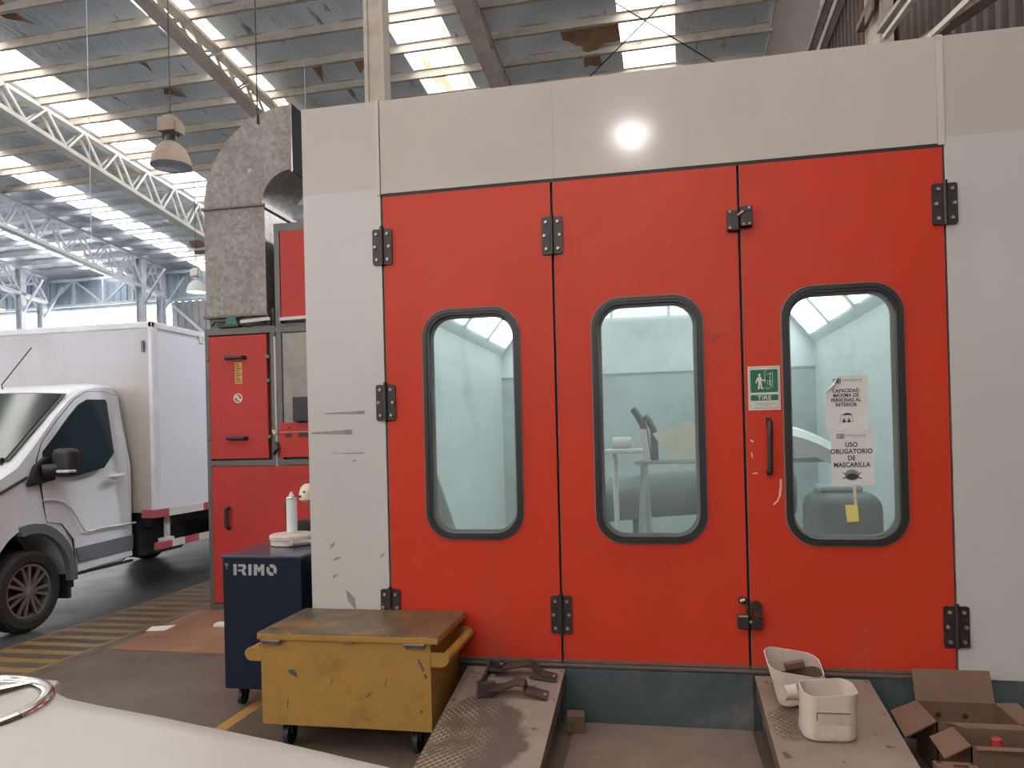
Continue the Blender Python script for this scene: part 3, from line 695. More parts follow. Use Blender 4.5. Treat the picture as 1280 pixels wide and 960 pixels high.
d2 = [o for o in booth.children if o.name.startswith('door') and 'middle' in o.get('label', '')][0]
b = MB()
for pts in ([(1.81, 2.132), (1.93, 2.130)], [(1.82, 2.10), (1.835, 2.125), (1.85, 2.095), (1.862, 2.125), (1.876, 2.10)], [(1.846, 2.087), (1.876, 2.115), (1.885, 2.10)]):
    for p, q in zip(pts, pts[1:]): b.bar((p[0], -.001, p[1]), (q[0], -.001, q[1]), .004, .002, (0, 1, 0))
b.build('scribble', mat('dark_red_scribble', (.22, .035, .025), .6), d2, BO)
SCUFF = mat('grey_scuff', (.24, .215, .195), .6, var=.3, scale=25)
bp(sc, 'scuff_mark', SCUFF)

# beige post standing on the booth roof
t = thing('steel_post', 'dusty beige steel post rising from the booth top at its left seam', 'post', (-.075, .16, ZT)); off = (-.075, .16, ZT)
b = MB(); zt = zr(.2) - .05; b.box((-.135, .10, ZT), (-.015, .215, zt), .004); b.box((-.139, .092, ZT), (-.112, .12, zt), .003); b.box((-.038, .092, ZT), (-.011, .12, zt), .003); b.build('shaft', POSTM, t, off)
b = MB(); b.box((-.15, .08, ZT), (.0, .24, ZT + .015), .003); b.build('base_plate', LEDGE, t, off)

# ---------------------------------------------------------------- signs on the right door
s = thing('safety_sign', 'green and white TIRE pull sign with a walking figure left of the right window', 'sign', (2.108, 0, 1.71)); SO = (2.108, 0, 1.71)
b = MB(); b.box((2.027, -.0035, 1.713), (2.190, -.0005, 1.947), 0); b.build('backing', SIGNW, s, SO)
b = MB(); b.ringprism([(2.034, 1.721), (2.184, 1.721), (2.184, 1.94), (2.034, 1.94)], [(2.036, 1.723), (2.182, 1.723), (2.182, 1.938), (2.036, 1.938)], 'y', -.0045, -.003)
b.ringprism([(2.066, 1.726), (2.176, 1.726), (2.176, 1.752), (2.066, 1.752)], [(2.0675, 1.7275), (2.1745, 1.7275), (2.1745, 1.7505), (2.0675, 1.7505)], 'y', -.0045, -.003)
for k, (a, c) in enumerate(((2.075, 2.165), (2.085, 2.148))): b.box((a, -.0045, 1.7435 - k * .009), (c, -.003, 1.7465 - k * .009))
b.build('border', GINK, s, SO)
b = MB(); b.prism(rrect(2.109, 1.868, .070, .061, .006, 3), 'y', -.0045, -.003); b.prism(rrect(2.109, 1.779, .070, .0155, .006, 3), 'y', -.0045, -.003); b.build('green_field', GREEN, s, SO)
b = MB(); cx, cz = 2.086, 1.868
b.prism(rrect(cx + .0, cz + .032, .006, .007, .005, 4), 'y', -.0056, -.0042)
b.prism([(cx - .005, cz + .023), (cx + .006, cz + .023), (cx + .014, cz + .008), (cx + .032, cz + .005), (cx + .032, cz - .0), (cx + .013, cz + .001), (cx + .009, cz + .008), (cx + .012, cz - .034), (cx + .020, cz - .038), (cx + .020, cz - .042), (cx + .006, cz - .041), (cx + .003, cz - .015), (cx - .001, cz - .032), (cx + .001, cz - .042), (cx - .010, cz - .042), (cx - .008, cz - .030), (cx - .006, cz - .004), (cx - .010, cz + .006), (cx - .016, cz - .012), (cx - .022, cz - .010), (cx - .015, cz + .012)], 'y', -.0056, -.0042)
d0 = [(2.113, 1.92), (2.152, 1.912), (2.152, 1.838), (2.122, 1.823)]
for p, q in ((d0[0], (2.125, 1.922)), ((2.113, 1.92), (2.113, 1.855)), ((2.121, 1.902), d0[1]), (d0[1], d0[2]), (d0[2], d0[3]), (d0[3], (2.119, 1.838)), ((2.127, 1.872), (2.127, 1.848))):
    b.bar((p[0], -.005, p[1]), (q[0], -.005, q[1]), .0018, .001, (0, 1, 0))
b.build('pictogram', SIGNW, s, SO)
text_mesh(['T', 'I', 'R', 'E'], .020, 2.140, 1.892, -.0048, 'small_lettering', SIGNW, s, SO, lead=.82, bold=.0004)
text_mesh(['TIRE'], .031, 2.109, 1.7685, -.0048, 'lettering', SIGNW, s, SO, sx=1.1, bold=.0005, tracking=1.08)

def poster(x0, x1, z0_, z1, lines, size, ztop, lab, icon, bold, peel, lead):
    t = thing('paper_notice', lab, 'notice', (x0, 0, z0_), 'notices on the right door'); off = (x0, 0, z0_); y = .010
    b = MB()
    n = 12; rows = []
    for j in range(n + 1):
        v = j / n; r = []
        for i in range(n + 1):
            u = i / n; x = x0 + (x1 - x0) * u; z = z0_ + (z1 - z0_) * v; yy = y
            if peel and (u + (1 - v)) < .30:
                d = .30 - (u + 1 - v); x += d * .14; z -= d * .16; yy -= .05 * d + .002
            r.append((x, yy, z))
        rows.append(r)
    b.sheet(rows, thick=.0006); b.build('sheet', PAPER, t, off)
    yy = y - .0016; cx = (x0 + x1) / 2 - .004; w = x1 - x0
    b = MB(); zl = z1 - .028; lx = x0 + w * (.29 if peel else .245)
    b.ringprism([(lx - .022, zl - .012), (lx + .016, zl - .012), (lx + .016, zl + .012), (lx - .022, zl + .012)], [(lx - .019, zl - .008), (lx + .013, zl - .008), (lx + .013, zl + .008), (lx - .019, zl + .008)], 'y', yy - .0004, yy)
    b.build('logo_box', DINK, t, off)
    text_mesh(['HM'], .0175, lx - .003, zl - .0062, yy, 'logo_lettering', DINK, t, off, bold=.0002)
    b = MB()
    q = lx + .022
    for k in range(9): b.box((q, yy - .0004, zl + .001), (q + .0075 + .002 * (k % 2), yy, zl + .006)); q += .0115
    q = lx + .058
    for k in range(7): b.box((q, yy - .0004, zl - .007), (q + .007, yy, zl - .005)); q += .0095
    b.build('header_print', GINK, t, off)
    text_mesh(lines, size, cx, ztop, yy, 'lettering', DINK, t, off, sx=.86, lead=lead, bold=bold, tracking=1.06)
    b = MB(); iz = z0_ + icon[1]
    if icon[0] == 'mask':
        b.prism([(cx + .036 * math.cos(a) * (1), iz + .029 * math.sin(a)) for a in [2 * PI * k / 28 for k in range(28)]], 'y', yy - .0004, yy)
        b.build('icon_print', GINK, t, off); b = MB()
        b.prism([(cx + .030 * math.cos(a), iz - .004 + .020 * math.sin(a)) for a in [PI + PI * k / 14 for k in range(15)]] + [(cx + .02, iz + .004), (cx, iz + .010), (cx - .02, iz + .004)], 'y', yy - .001, yy - .0004)
        for sx in (-1, 1):
            b.bar((cx + sx * .03, yy - .0006, iz + .004), (cx + sx * .046, yy - .0006, iz + .012), .004, .0006, (0, 1, 0)); b.bar((cx + sx * .028, yy - .0006, iz - .012), (cx + sx * .046, yy - .0006, iz - .018), .006, .0006, (0, 1, 0))
        b.build('icon_print', DINK, t, off)
    else:
        b.ringprism([(cx - .034, iz - .024), (cx + .034, iz - .024), (cx + .027, iz + .018), (cx - .027, iz + .018)], [(cx - .031, iz - .022), (cx + .031, iz - .022), (cx + .025, iz + .016), (cx - .025, iz + .016)], 'y', yy - .0004, yy)
        b.build('icon_print', GINK, t, off); b = MB()
        b.prism([(cx - .022, iz + .014), (cx + .03, iz + .014), (cx + .022, iz + .022), (cx + .004, iz + .026), (cx - .012, iz + .022)], 'y', yy - .001, yy)
        for sx in (-.012, .012):
            b.prism(rrect(cx + sx, iz - .006, .004, .004, .0039, 4), 'y', yy - .0004, yy); b.box((cx + sx - .008, yy - .0004, iz - .023), (cx + sx + .008, yy, iz - .011))
        b.build('icon_print', DINK, t, off)
poster(2.418, 2.626, 1.594, 1.882, ['CAPACIDAD', 'MÁXIMA DE', 'PERSONAS AL', 'INTERIOR'], .0262, 1.794, 'white CAPACIDAD MÁXIMA notice with a curled corner, upper of two on the right window', ('booth', .066), .0007, True, .94)
poster(2.437, 2.647, 1.308, 1.592, ['USO', 'OBLIGATORIO', 'DE', 'MASCARILLA'], .0345, 1.508, 'white USO OBLIGATORIO DE MASCARILLA notice, lower of two on the right window', ('mask', .052), .0010, False, 1.02)
t = thing('yellow_note', 'small yellow note hung from a strip of tape under the lower notice', 'note', (2.54, .01, 1.11)); off = (2.54, .01, 1.11)
b = MB(); b.prism([(2.540, 1.308), (2.555, 1.308), (2.560, 1.185), (2.546, 1.185)], 'y', .009, .0105); b.build('tape_strip', TAPE, t, off)
b = MB(); b.prism([(2.500, 1.205), (2.560, 1.203), (2.566, 1.118), (2.508, 1.114)], 'y', .0078, .009); b.build('note_sheet', YTAG, t, off)

# ---------------------------------------------------------------- things inside the booth
FZ = .33
t = thing('tool_stand', 'small tray stand inside the booth behind the middle window', 'stand', (1.26, 2.3, FZ)); off = (1.26, 2.3, FZ)
b = MB(); b.box((1.10, 2.12, 1.44), (1.42, 2.5, 1.475), .01); b.build('tray', STEELW, t, off)
b = MB(); b.tube([(1.18, 2.3, 1.44), (1.19, 2.3, FZ + .1)], .022); b.build('pole', STEELW, t, off)
b = MB()
for a in range(4): b.tube([(1.19, 2.3, FZ + .1), (1.19 + .2 * math.cos(a * PI / 2 + .6), 2.3 + .2 * math.sin(a * PI / 2 + .6), FZ + .015)], .015)
b.build('foot', STEELW, t, off)
o = MB().lathe([(.012, 0), (.045, 0), (.05, .01), (.05, .15), (.045, .16), (.012, .16)], (0, 0, 0), 20, axis='x').build('paper_roll', PAPER); o.location = (1.165, 2.3, 1.528); tag(o, 'white roll of paper lying on the tray stand behind the middle window', 'paper roll')
o = MB().prism([(1.395, 1.645), (1.455, 1.640), (1.485, 1.37), (1.43, 1.37)], 'y', 2.34, 2.37).build('plastic_board', STEELW, off=(1.44, 2.35, 1.37)); o.location = (1.44, 2.19, 1.475 - .105); tag(o, 'narrow pale plastic board upright beside the paper roll', 'board')
t = thing('panel_stand', 'low grey work stand with a long rail behind the middle window', 'stand', (1.75, 2.5, FZ)); off = (1.75, 2.5, FZ)
b = MB(); b.box((1.34, 2.42, 1.335), (2.15, 2.46, 1.36), .004); b.box((1.34, 2.72, 1.335), (2.15, 2.76, 1.36), .004); b.build('rail', GREYCAR, t, off)
for x in (1.42, 2.08):
    b = MB(); b.bar((x, 2.44, 1.34), (x - .05, 2.35, FZ), .04, .04); b.bar((x, 2.74, 1.34), (x + .05, 2.85, FZ), .04, .04); b.bar((x, 2.36, .6), (x, 2.84, .6), .03, .03); b.build('leg', GREYCAR, t, off)
o = MB().prism([(1.50, 1.60), (1.835, 1.71), (1.89, 1.64), (1.89, 1.362), (1.66, 1.362)], 'y', -.012, .012).build('cream_board', BEIGEP, off=(1.7, 0, 1.362)); o.location = (1.7, 2.6, 1.362); tag(o, 'cream board standing on the work stand behind the middle window', 'board')
t = MB(); n = 16; rows = []
for i in range(n + 1):
    u = i / n; x = .85 + 2.0 * u; zt = 1.13 + .10 * u + .05 * math.sin(PI * u); r = []
    for yy, dz in ((3.95, -.06), (3.75, -.01), (3.60, 0), (3.50, -.03), (3.44, -.09), (3.42, -.20), (3.45, -.36), (3.52, -.44)):
        r.append((x, yy - .12 * math.sin(PI * u), zt + dz))
    rows.append(r)
t.sheet(rows, thick=.012)
for x in (1.3, 2.4): t.bar((x, 3.75, FZ), (x, 3.65, 1.1), .06, .06); t.bar((x - .2, 3.75, FZ + .03), (x + .2, 3.75, FZ + .03), .06, .06)
o = t.build('car_bumper', BUMPG, off=(1.9, 3.2, FZ)); o.location = (1.9, 3.2, FZ); tag(o, 'grey primed car bumper on props deep inside the booth', 'car bumper')
for pts, lab in (([(1.27, 0, 1.83), (1.31, 0, 1.77), (1.36, 0, 1.67), (1.40, 0, 1.36)], 'short dark bent hose standing up behind the paper roll, left one'), ([(1.43, 0, 1.76), (1.47, 0, 1.72), (1.51, 0, 1.63), (1.52, 0, 1.36)], 'short dark bent hose standing up behind the cream board, right one')):  # two dark bent arcs drawn as tubes, source unclear
    o = MB().tube([(p[0] - 1.4, 0, p[2] - 1.36) for p in pts], .032, 10).build('bent_tube', DARKCAR); o.location = (1.4 + (.06 if 'left' in lab else 0), 2.74, 1.362); tag(o, lab, 'tubing', 'dark arcs on the work stand')
t = thing('car_fender', 'pale curved car wing on a stand behind the right window', 'car wing', (2.6, 2.1, FZ)); off = (2.6, 2.1, FZ)
b = MB(); rows = []
for i in range(15):
    u = i / 14; x = 2.36 + .62 * u; z = 1.655 - .03 * (u - .2) ** 2 - .27 * max(0, u - .15) ** 1.7; rows.append([(x, 1.95 + .05 * u, z - .20 + .02 * u), (x, 1.93, z - .08), (x, 1.98, z - .02), (x, 2.10, z), (x, 2.35, z + .01)])
b.sheet(rows, thick=.008); b.build('wing_panel', INNER, t, off)
b = MB(); b.bar((2.3, 2.2, 1.36), (3.2, 2.2, 1.36), .05, .04); b.bar((2.45, 2.2, 1.36), (2.45, 2.1, FZ), .04, .04); b.bar((3.0, 2.2, 1.36), (3.0, 2.3, FZ), .04, .04); b.bar((2.5, 2.2, 1.36), (2.5, 2.2, 1.52), .03, .03); b.bar((2.9, 2.2, 1.36), (2.9, 2.2, 1.44), .03, .03); b.build('stand', GREYCAR, t, off)
t = thing('equipment_drum', 'dark rounded equipment case behind the right window, low', 'case', (2.85, 1.75, FZ)); off = (2.85, 1.75, FZ)
b = MB(); b.box((2.62, 1.5, FZ + .12), (3.12, 2.0, 1.14), .12, 0, None, 4); b.build('case', DARKCAR, t, off)
b = MB(); b.box((2.70, 1.62, 1.13), (3.0, 1.9, 1.19), .03); b.build('lid', GREYCAR, t, off)
for x in (2.7, 3.04):
    for y in (1.58, 1.92):
        b = MB(); b.lathe([(.05, -.02), (.06, -.015), (.06, .015), (.05, .02)], (x, y, FZ + .06), 14, axis='x'); b.box((x - .03, y - .03, FZ + .1), (x + .03, y + .03, FZ + .14)); b.build('castor', BLACKP, t, off)
o = MB().prism([(-.20, 0), (-.20, 1.03), (-.155, 1.045), (.19, 0)], 'y', -.015, .015).build('grey_board', GREYCAR); o.location = (-.03, 1.5, FZ); tag(o, 'grey pointed board standing behind the left window', 'board')

# ---------------------------------------------------------------- air handling unit and duct beside the booth
UY = 2.46
u = thing('air_heating_unit', 'tall red panelled machine in a grey frame behind the blue cabinet', 'machine', (-1.7, UY, 0)); UO = (-1.7, UY, 0)
def up(mb, name, m, parent=u, lab=None):
    o = mb.build(name, m, parent, UO)
    if lab: o['label'] = lab
    return o
b = MB(); b.box((-2.74, UY + .03, .03), (-.62, UY + .68, 2.70)); b.box((-2.02, UY + .05, 2.70), (-.62, UY + .68, 3.66)); up(b, 'casing', GREYPN)
b = MB()
for x in (-2.775, -2.08): b.box((x, UY - .03, 0), (x + .045, UY + .03, 2.725), .004)
b.box((-2.02, UY - .03, 0), (-1.965, UY + .03, 3.70), .004); b.box((-.66, UY - .03, 0), (-.62, UY + .03, 3.70), .004)
for z0_, z1, xa, xb in ((2.66, 2.725, -2.775, -2.03), (1.385, 1.44, -2.775, -.62), (3.62, 3.70, -2.02, -.62), (2.655, 2.715, -2.03, -.62), (0, .05, -2.775, -.62), (2.715, 2.74, -1.97, -.62)):
    b.box((xa, UY - .032, z0_), (xb, UY + .03, z1), .004)
up(b, 'frame', GREYFR)
b = MB(); b.tube([(-2.036, UY - .02, .1), (-2.036, UY - .02, 2.62)], .014); b.tube([(-2.055, UY + .005, .1), (-2.055, UY + .005, 2.9)], .02, mi=1); up(b, 'conduit', [PIPE, BLACKP])
b = MB(); b.box((-2.728, UY - .035, 1.455), (-2.118, UY + .01, 2.648), .006); dl = up(b, 'access_panel', RED2)
for z in (2.432, 1.655):
    b = MB(); b.tube([(-2.54, UY - .035, z), (-2.53, UY - .075, z), (-2.35, UY - .075, z), (-2.34, UY - .035, z)], .018); up(b, 'handle', BLACKP, dl)
b = MB(); b.box((-2.454, UY - .038, 2.18), (-2.377, UY - .034, 2.385)); up(b, 'sticker', YSTICK, dl)
b = MB()
for q in range(9): b.box((-2.444, UY - .0395, 2.195 + q * .021), (-2.387 - .012 * (q % 3), UY - .037, 2.203 + q * .021))
up(b, 'sticker_print', DINK, dl)
b = MB(); cx, cz = -2.427, 2.041
b.ringprism([(cx + .046 * math.cos(a), cz + .046 * math.sin(a)) for a in [2 * PI * q / 24 for q in range(24)]], [(cx + .038 * math.cos(a), cz + .038 * math.sin(a)) for a in [2 * PI * q / 24 for q in range(24)]], 'y', UY - .038, UY - .034)
b.box((cx - .03, UY - .038, cz + .003), (cx + .004, UY - .034, cz + .026)); b.box((cx - .004, UY - .038, cz - .026), (cx + .03, UY - .034, cz - .003)); b.box((cx - .012, UY - .038, cz - .015), (cx + .012, UY - .034, cz + .015)); up(b, 'round_sticker', WSTICK, dl)
for z in (2.43, 1.66, 2.2):
    for x in (-2.745, -2.105):
        b = MB(); b.box((x - .02, UY - .045, z - .018), (x + .02, UY - .02, z + .018), .004); up(b, 'panel_clip', GREYFR)
b = MB(); b.box((-2.728, UY - .035, .055), (-.665, UY + .01, 1.38), .006); lp = up(b, 'lower_panel', RED2)
b = MB(); b.tube([(-2.553, UY - .035, .98), (-2.553, UY - .08, .97), (-2.553, UY - .08, .80), (-2.553, UY - .035, .785)], .02); up(b, 'handle', BLACKP, lp)
b = MB(); b.box((-1.955, UY - .035, 2.80), (-.665, UY + .05, 3.62), .006); up(b, 'access_panel', RED2)
b = MB(); b.box((-1.96, UY - .02, 1.79), (-.665, UY + .02, 2.65), .003); up(b, 'grey_panel', GREYPN)
b = MB(); b.box((-1.995, UY - .05, 1.46), (-.70, UY + .02, 1.79), .006); cp = up(b, 'control_panel', RED2)
b = MB(); b.box((-1.93, UY - .054, 1.65), (-1.87, UY - .048, 1.685)); b.box((-1.80, UY - .054, 1.65), (-1.62, UY - .048, 1.69)); b.box((-1.90, UY - .054, 1.73), (-1.88, UY - .048, 1.75)); b.box((-1.995, UY - .053, 1.70), (-.7, UY - .048, 1.704), 0, 1); up(b, 'slot', [BLACKP, PIPE], cp)
b = MB(); b.box((-1.83, UY - .10, 1.795), (-1.55, UY - .01, 2.03), .008); up(b, 'control_box', BLACKP)
b = MB(); b.box((-2.62, UY - .05, 2.73), (-2.40, UY + .05, 2.755), .004, 1); b.prism([(-2.545, 2.745), (-2.415, 2.745), (-2.43, 2.83), (-2.53, 2.83)], 'y', UY - .045, UY + .03); up(b, 'junction_box', [TEAL, BLACKP])
b = MB(); b.box((-2.745, UY + .02, 2.72), (-2.1, UY + .6, 2.835)); up(b, 'duct_collar', GREYFR)
b = MB(); b.bar((-2.37, UY - .05, 2.775), (-2.06, UY - .05, 2.79), .03, .03); b.bar((-1.96, UY - .05, 2.778), (-.7, UY - .05, 2.80), .03, .03); up(b, 'conduit', PIPE)
b = MB(); b.tube([(-2.7, UY - .02, 2.755), (-2.66, UY - .03, 2.79), (-2.55, UY - .03, 2.785)], .01); b.tube([(-2.4, UY - .02, 2.76), (-2.3, UY - .03, 2.73), (-2.1, UY - .03, 2.77)], .01); up(b, 'cable', WIRE)
b = MB(); b.tube([(-2.03, UY - .05, 1.60), (-2.0, UY - .07, 1.55), (-2.05, UY - .07, 1.50)], .02); b.tube([(-2.06, UY - .045, 1.72), (-2.03, UY - .06, 1.68)], .016, mi=1); up(b, 'valve', [BLACKP, TAPE])

dk = thing('ventilation_duct', 'galvanised duct elbow on top of the red machine, left of the booth', 'duct', (-2.44, UY, 2.835)); DO = (-2.44, UY, 2.835)
ex, ez = -1.835, 3.905
outer = [(ex + .935 * math.cos(PI - a), ez + .935 * math.sin(PI - a)) for a in [PI / 2 * q / 18 for q in range(19)]]
innr = [(ex + .315 * math.cos(PI - a), ez + .315 * math.sin(PI - a)) for a in [PI / 2 * q / 18 for q in range(19)]]
b = MB(); b.prism(outer + innr[::-1], 'y', UY - .0, UY + .62); b.build('elbow', GALV, dk, DO)
b = MB(); b.box((-2.77, UY, 2.835), (-2.125, UY + .62, 3.90)); b.build('riser', GALV, dk, DO)
for z in (3.90, 2.84):
    b = MB(); b.box((-2.79, UY - .02, z - .008), (-2.115, UY + .64, z + .012), 0); b.box((-2.115, UY - .02, z - .03), (-2.105, UY + .64, z + .012), 0); b.build('flange', GREYFR, dk, DO)
b = MB(); b.box((ex - .004, UY - .012, 4.205), (ex + .012, UY + .632, 4.855)); b.build('end_collar', COLLAR, dk, DO)
b = MB(); b.box((ex + .0, UY - .02, 4.19), (ex + .014, UY + .002, 4.862)); b.build('end_flange', GALV, dk, DO)

# ---------------------------------------------------------------- blue cabinet and what stands on it
c = thing('tool_cabinet', 'navy blue IRIMO workshop cabinet on castors by the booth corner', 'cabinet', (-.82, .35, 0)); CO = (-.82, .35, 0)
b = MB(); b.box((-1.078, -.03, .115), (-.562, .76, .905), .006); b.build('body', NAVY, c, CO)
b = MB(); b.box((-1.085, -.036, .905), (-.556, .768, .925), .006); b.box((-1.085, .74, .92), (-.95, .768, .937), .004); b.build('top', NAVYT, c, CO)
for x in (-1.0, -.64):
    for y in (.06, .66):
        b = MB(); b.lathe([(.035, -.014), (.047, -.011), (.047, .011), (.035, .014)], (x, y - .02, .048), 18, axis='x'); b.box((x - .022, y - .03, .06), (x - .016, y + .02, .115)); b.box((x + .016, y - .03, .06), (x + .022, y + .02, .115)); b.box((x - .03, y - .03, .10), (x + .03, y + .03, .118)); b.build('castor', BLACKP, c, CO)
b = MB(); y = -.0325; zb, zt = .805, .872; h = zt - zb
def L(poly): b.prism([(px, zb + pz * h) for px, pz in poly], 'y', y, -.029)
L([(-1.003, 0), (-.983, 0), (-.983, 1), (-1.003, 1)])
L([(-.972, 1), (-.930, 1), (-.920, .88), (-.920, .60), (-.932, .48), (-.918, .0), (-.940, 0), (-.950, .36), (-.974, .36), (-.974, .52), (-.942, .52), (-.940, .78), (-.972, .78)])
L([(-.904, 0), (-.884, 0), (-.884, 1), (-.904, 1)])
L([(-.868, 0), (-.848, 0), (-.848, .55), (-.834, .25), (-.820, .55), (-.820, 0), (-.800, 0), (-.800, 1), (-.820, 1), (-.834, .62), (-.848, 1), (-.868, 1)])
oc = -.752
arc = lambda a0, a1, r: [(oc + r * .034 * math.cos(a), .5 + r * .52 * math.sin(a)) for a in [a0 + (a1 - a0) * q / 10 for q in range(11)]]
L(arc(-.75, 2.0, 1) + arc(2.0, -.75, .42)); L(arc(2.45, 5.1, 1) + arc(5.1, 2.45, .42))
b.build('lettering', LOGO, c, CO)
b = MB(); b.lathe([(.012, -.034), (.010, -.029)], (-1.048, 0, .868), 14, axis='y'); b.box((-1.050, -.0345, .84), (-1.044, -.029, .866)); b.build('lock', RUST, c, CO)
t = thing('metal_tin', 'flat round pale metal tin with a clamp lever on the blue cabinet', 'tin', (-.86, .44, .925)); off = (-.86, .44, .925)
b = MB(); b.lathe([(.125, .925), (.138, .93), (.138, .962), (.128, .964)], (-.86, .44, 0), 36); b.build('body', CREAM, t, off)
b = MB(); b.lathe([(.140, .962), (.145, .966), (.145, .988), (.135, .997), (.0, .999)], (-.86, .44, 0), 36, cap=False); b.build('lid', MARKC, t, off)
b = MB(); b.bar((-.80, .30, .95), (-.70, .345, .965), .03, .016); b.box((-.80, .285, .935), (-.775, .305, .972), .003); b.tube([(-.72, .33, .955), (-.66, .36, .96)], .012); b.build('clamp_lever', PIPE, t, off)
t = thing('spray_can', 'white aerosol can standing on the round metal tin', 'spray can', (-.884, .49, .999)); off = (-.884, .49, .999)
b = MB(); b.lathe([(.033, .999), (.035, 1.003), (.035, 1.222), (.033, 1.226)], (-.884, .49, 0), 24); b.build('body', STEELW, t, off)
b = MB(); b.lathe([(.036, 1.222), (.036, 1.228), (.028, 1.238), (.020, 1.240)], (-.884, .49, 0), 24); b.build('shoulder', CHROME, t, off)
b = MB(); b.lathe([(.018, 1.238), (.016, 1.252), (.009, 1.256), (.009, 1.268), (.001, 1.270)], (-.884, .49, 0), 16); b.build('nozzle', PAPER, t, off)
b = MB(); b.box((-.9235, .474, 1.10), (-.917, .494, 1.215)); b.build('label_stripe', BLACKP, t, off)
b = MB()
for q in range(4): b.box((-.9235, .474, 1.04 + q * .017), (-.917, .492, 1.050 + q * .017))
b.build('label_print', DINK, t, off)
o = MB().prism([(-.18, 0), (.22, 0), (.22, .14), (-.06, .135), (-.12, .08)], 'y', -.06, .06, 0, .008).build('tool_case', BLACKP); o.location = (-.86, .68, .9255); tag(o, 'black tool case at the back of the blue cabinet top, behind the aerosol', 'case')
t = thing('round_cap', 'dusty pale rounded lump with dark holes peeping past the booth corner', 'cap', (-1.09, 1.15, 1.2)); off = (-1.09, 1.15, 1.2)
b = MB(); b.lathe([(.001, .085), (.03, .08), (.055, .055), (.068, .01), (.068, -.035), (.055, -.05)], (-1.09, 1.15, 1.2), 20); b.build('dome', CREAM, t, off)
b = MB(); b.lathe([(.01, -.066), (.01, -.055)], (-1.125, 1.15, 1.19), 10, axis='y'); b.lathe([(.008, -.069), (.008, -.05)], (-1.09, 1.15, 1.225), 10, axis='y'); b.box((-1.13, 1.10, 1.15), (-1.04, 1.2, 1.165)); b.build('hole', BLACKP, t, off)
b = MB(); b.tube([(-1.06, 1.2, 1.2), (-.95, 1.3, 1.22), (-.82, 1.3, 1.2), (-.8, 1.3, 1.0), (-.8, 1.3, .01)], .018); b.build('support_arm', BLACKP, t, off)

# ---------------------------------------------------------------- yellow chest
c = thing('tool_chest', 'mustard yellow steel chest with a rusty stained lid and side handles', 'tool chest', (-.06, -.31, 0)); CO = (-.06, -.31, 0)
b = MB(); b.box((-.522, -.578, .135), (.405, -.042, .585), .006); b.build('body', YEL, c, CO)
b = MB(); b.box((-.536, -.59, .578), (.447, -.034, .612), .005); b.box((-.535, -.589, .611), (.446, -.035, .616), .002, 1); b.build('lid', [YEL, YELTOP], c, CO)
for x in (-.455, .325):
    b = MB(); b.tube([(x - .055, -.594, .574), (x + .055, -.594, .574)], .009, 10); b.box((x - .05, -.586, .55), (x + .05, -.578, .578), .002); b.build('hinge', RUST, c, CO)
b = MB(); b.box((-.05, -.592, .572), (-.005, -.588, .582), 0); b.build('catch', RUST, c, CO)
for sx, xe in ((-1, -.522), (1, .405)):
    b = MB()
    for y in (-.572, -.06):
        q = [(xe, .535), (xe + sx * .055, .535)] + [(xe + sx * (.055 + .036 * math.sin(a)), .499 + .036 * math.cos(a)) for a in [PI * k / 8 for k in range(1, 8)]] + [(xe + sx * .055, .463), (xe, .463)]
        b.prism(q, 'y', y - .004, y + .004)
    b.tube([(xe + sx * .068, -.574, .500), (xe + sx * .068, -.056, .500)], .026, 14); b.build('handle', YEL, c, CO)
for x in (-.41, .30):
    for y in (-.49, -.13):
        b = MB(); b.lathe([(.04, -.017), (.058, -.012), (.058, .012), (.04, .017)], (x, y, .058), 20, axis='x'); b.box((x - .026, y - .03, .07), (x - .019, y + .03, .137)); b.box((x + .019, y - .03, .07), (x + .026, y + .03, .137)); b.box((x - .04, y - .04, .125), (x + .04, y + .04, .137)); b.build('castor', BLACKP, c, CO)
b = MB()
b.prism([(-.365, .425), (-.335, .425), (-.318, .405), (-.318, .385), (-.350, .40), (-.366, .413)], 'y', -.5795, -.577)
for p, q, w_ in (((.340, .50), (.368, .44), .010), ((.372, .425), (.380, .405), .012), ((.06, .30), (.09, .325), .007), ((-.375, .22), (-.372, .27), .006), ((.345, .235), (.355, .245), .012), ((-.13, .36), (-.12, .39), .005), ((.16, .36), (.175, .40), .005)):
    b.bar((p[0], -.578, p[1]), (q[0], -.578, q[1]), w_, .003, (0, 1, 0))
b.build('paint_chip', SKIRT, c, CO)

# ---------------------------------------------------------------- ramps, plate, block
RS = .155
def ramp(x0, x1, m, lab, ln=1.93):
    t = thing('wheel_ramp', lab, 'ramp', ((x0 + x1) / 2, -.02, 0), 'wheel ramps up to the booth'); off = ((x0 + x1) / 2, -.02, 0)
    y1 = -.02 - ln; a = math.atan(RS)
    zt = lambda y: .302 + RS * (y + .02)
    b = MB(); b.prism([(-.02, .302), (y1, zt(y1)), (y1, zt(y1) - .01), (-.02, .290)], 'x', x0, x1); b.build('checker_plate', m, t, off)
    for xa in (x0 + .004, x1 - .012):
        b = MB(); b.prism([(-.03, .290), (y1 + .1, zt(y1 + .1) - .01), (y1 + .1, max(.001, zt(y1 + .1) - .06)), (-.6, zt(-.6) - .10), (-.03, .20)], 'x', xa, xa + .008); b.build('side_flange', LEDGE, t, off)
    for y in (-.06, -.75):
        b = MB(); b.box((x0 + .03, y - .02, 0), (x0 + .07, y + .02, zt(y) - .012)); b.box((x1 - .07, y - .02, 0), (x1 - .03, y + .02, zt(y) - .012)); b.build('leg', GREYFR, t, off)
    b = MB(); b.box((x0 + .05, -1.2, .0), (x1 - .05, -.1, .03)); b.build('under_shade', CHASSIS, t, off)  # near-black sheet standing in for the shade beneath the ramp
    return t
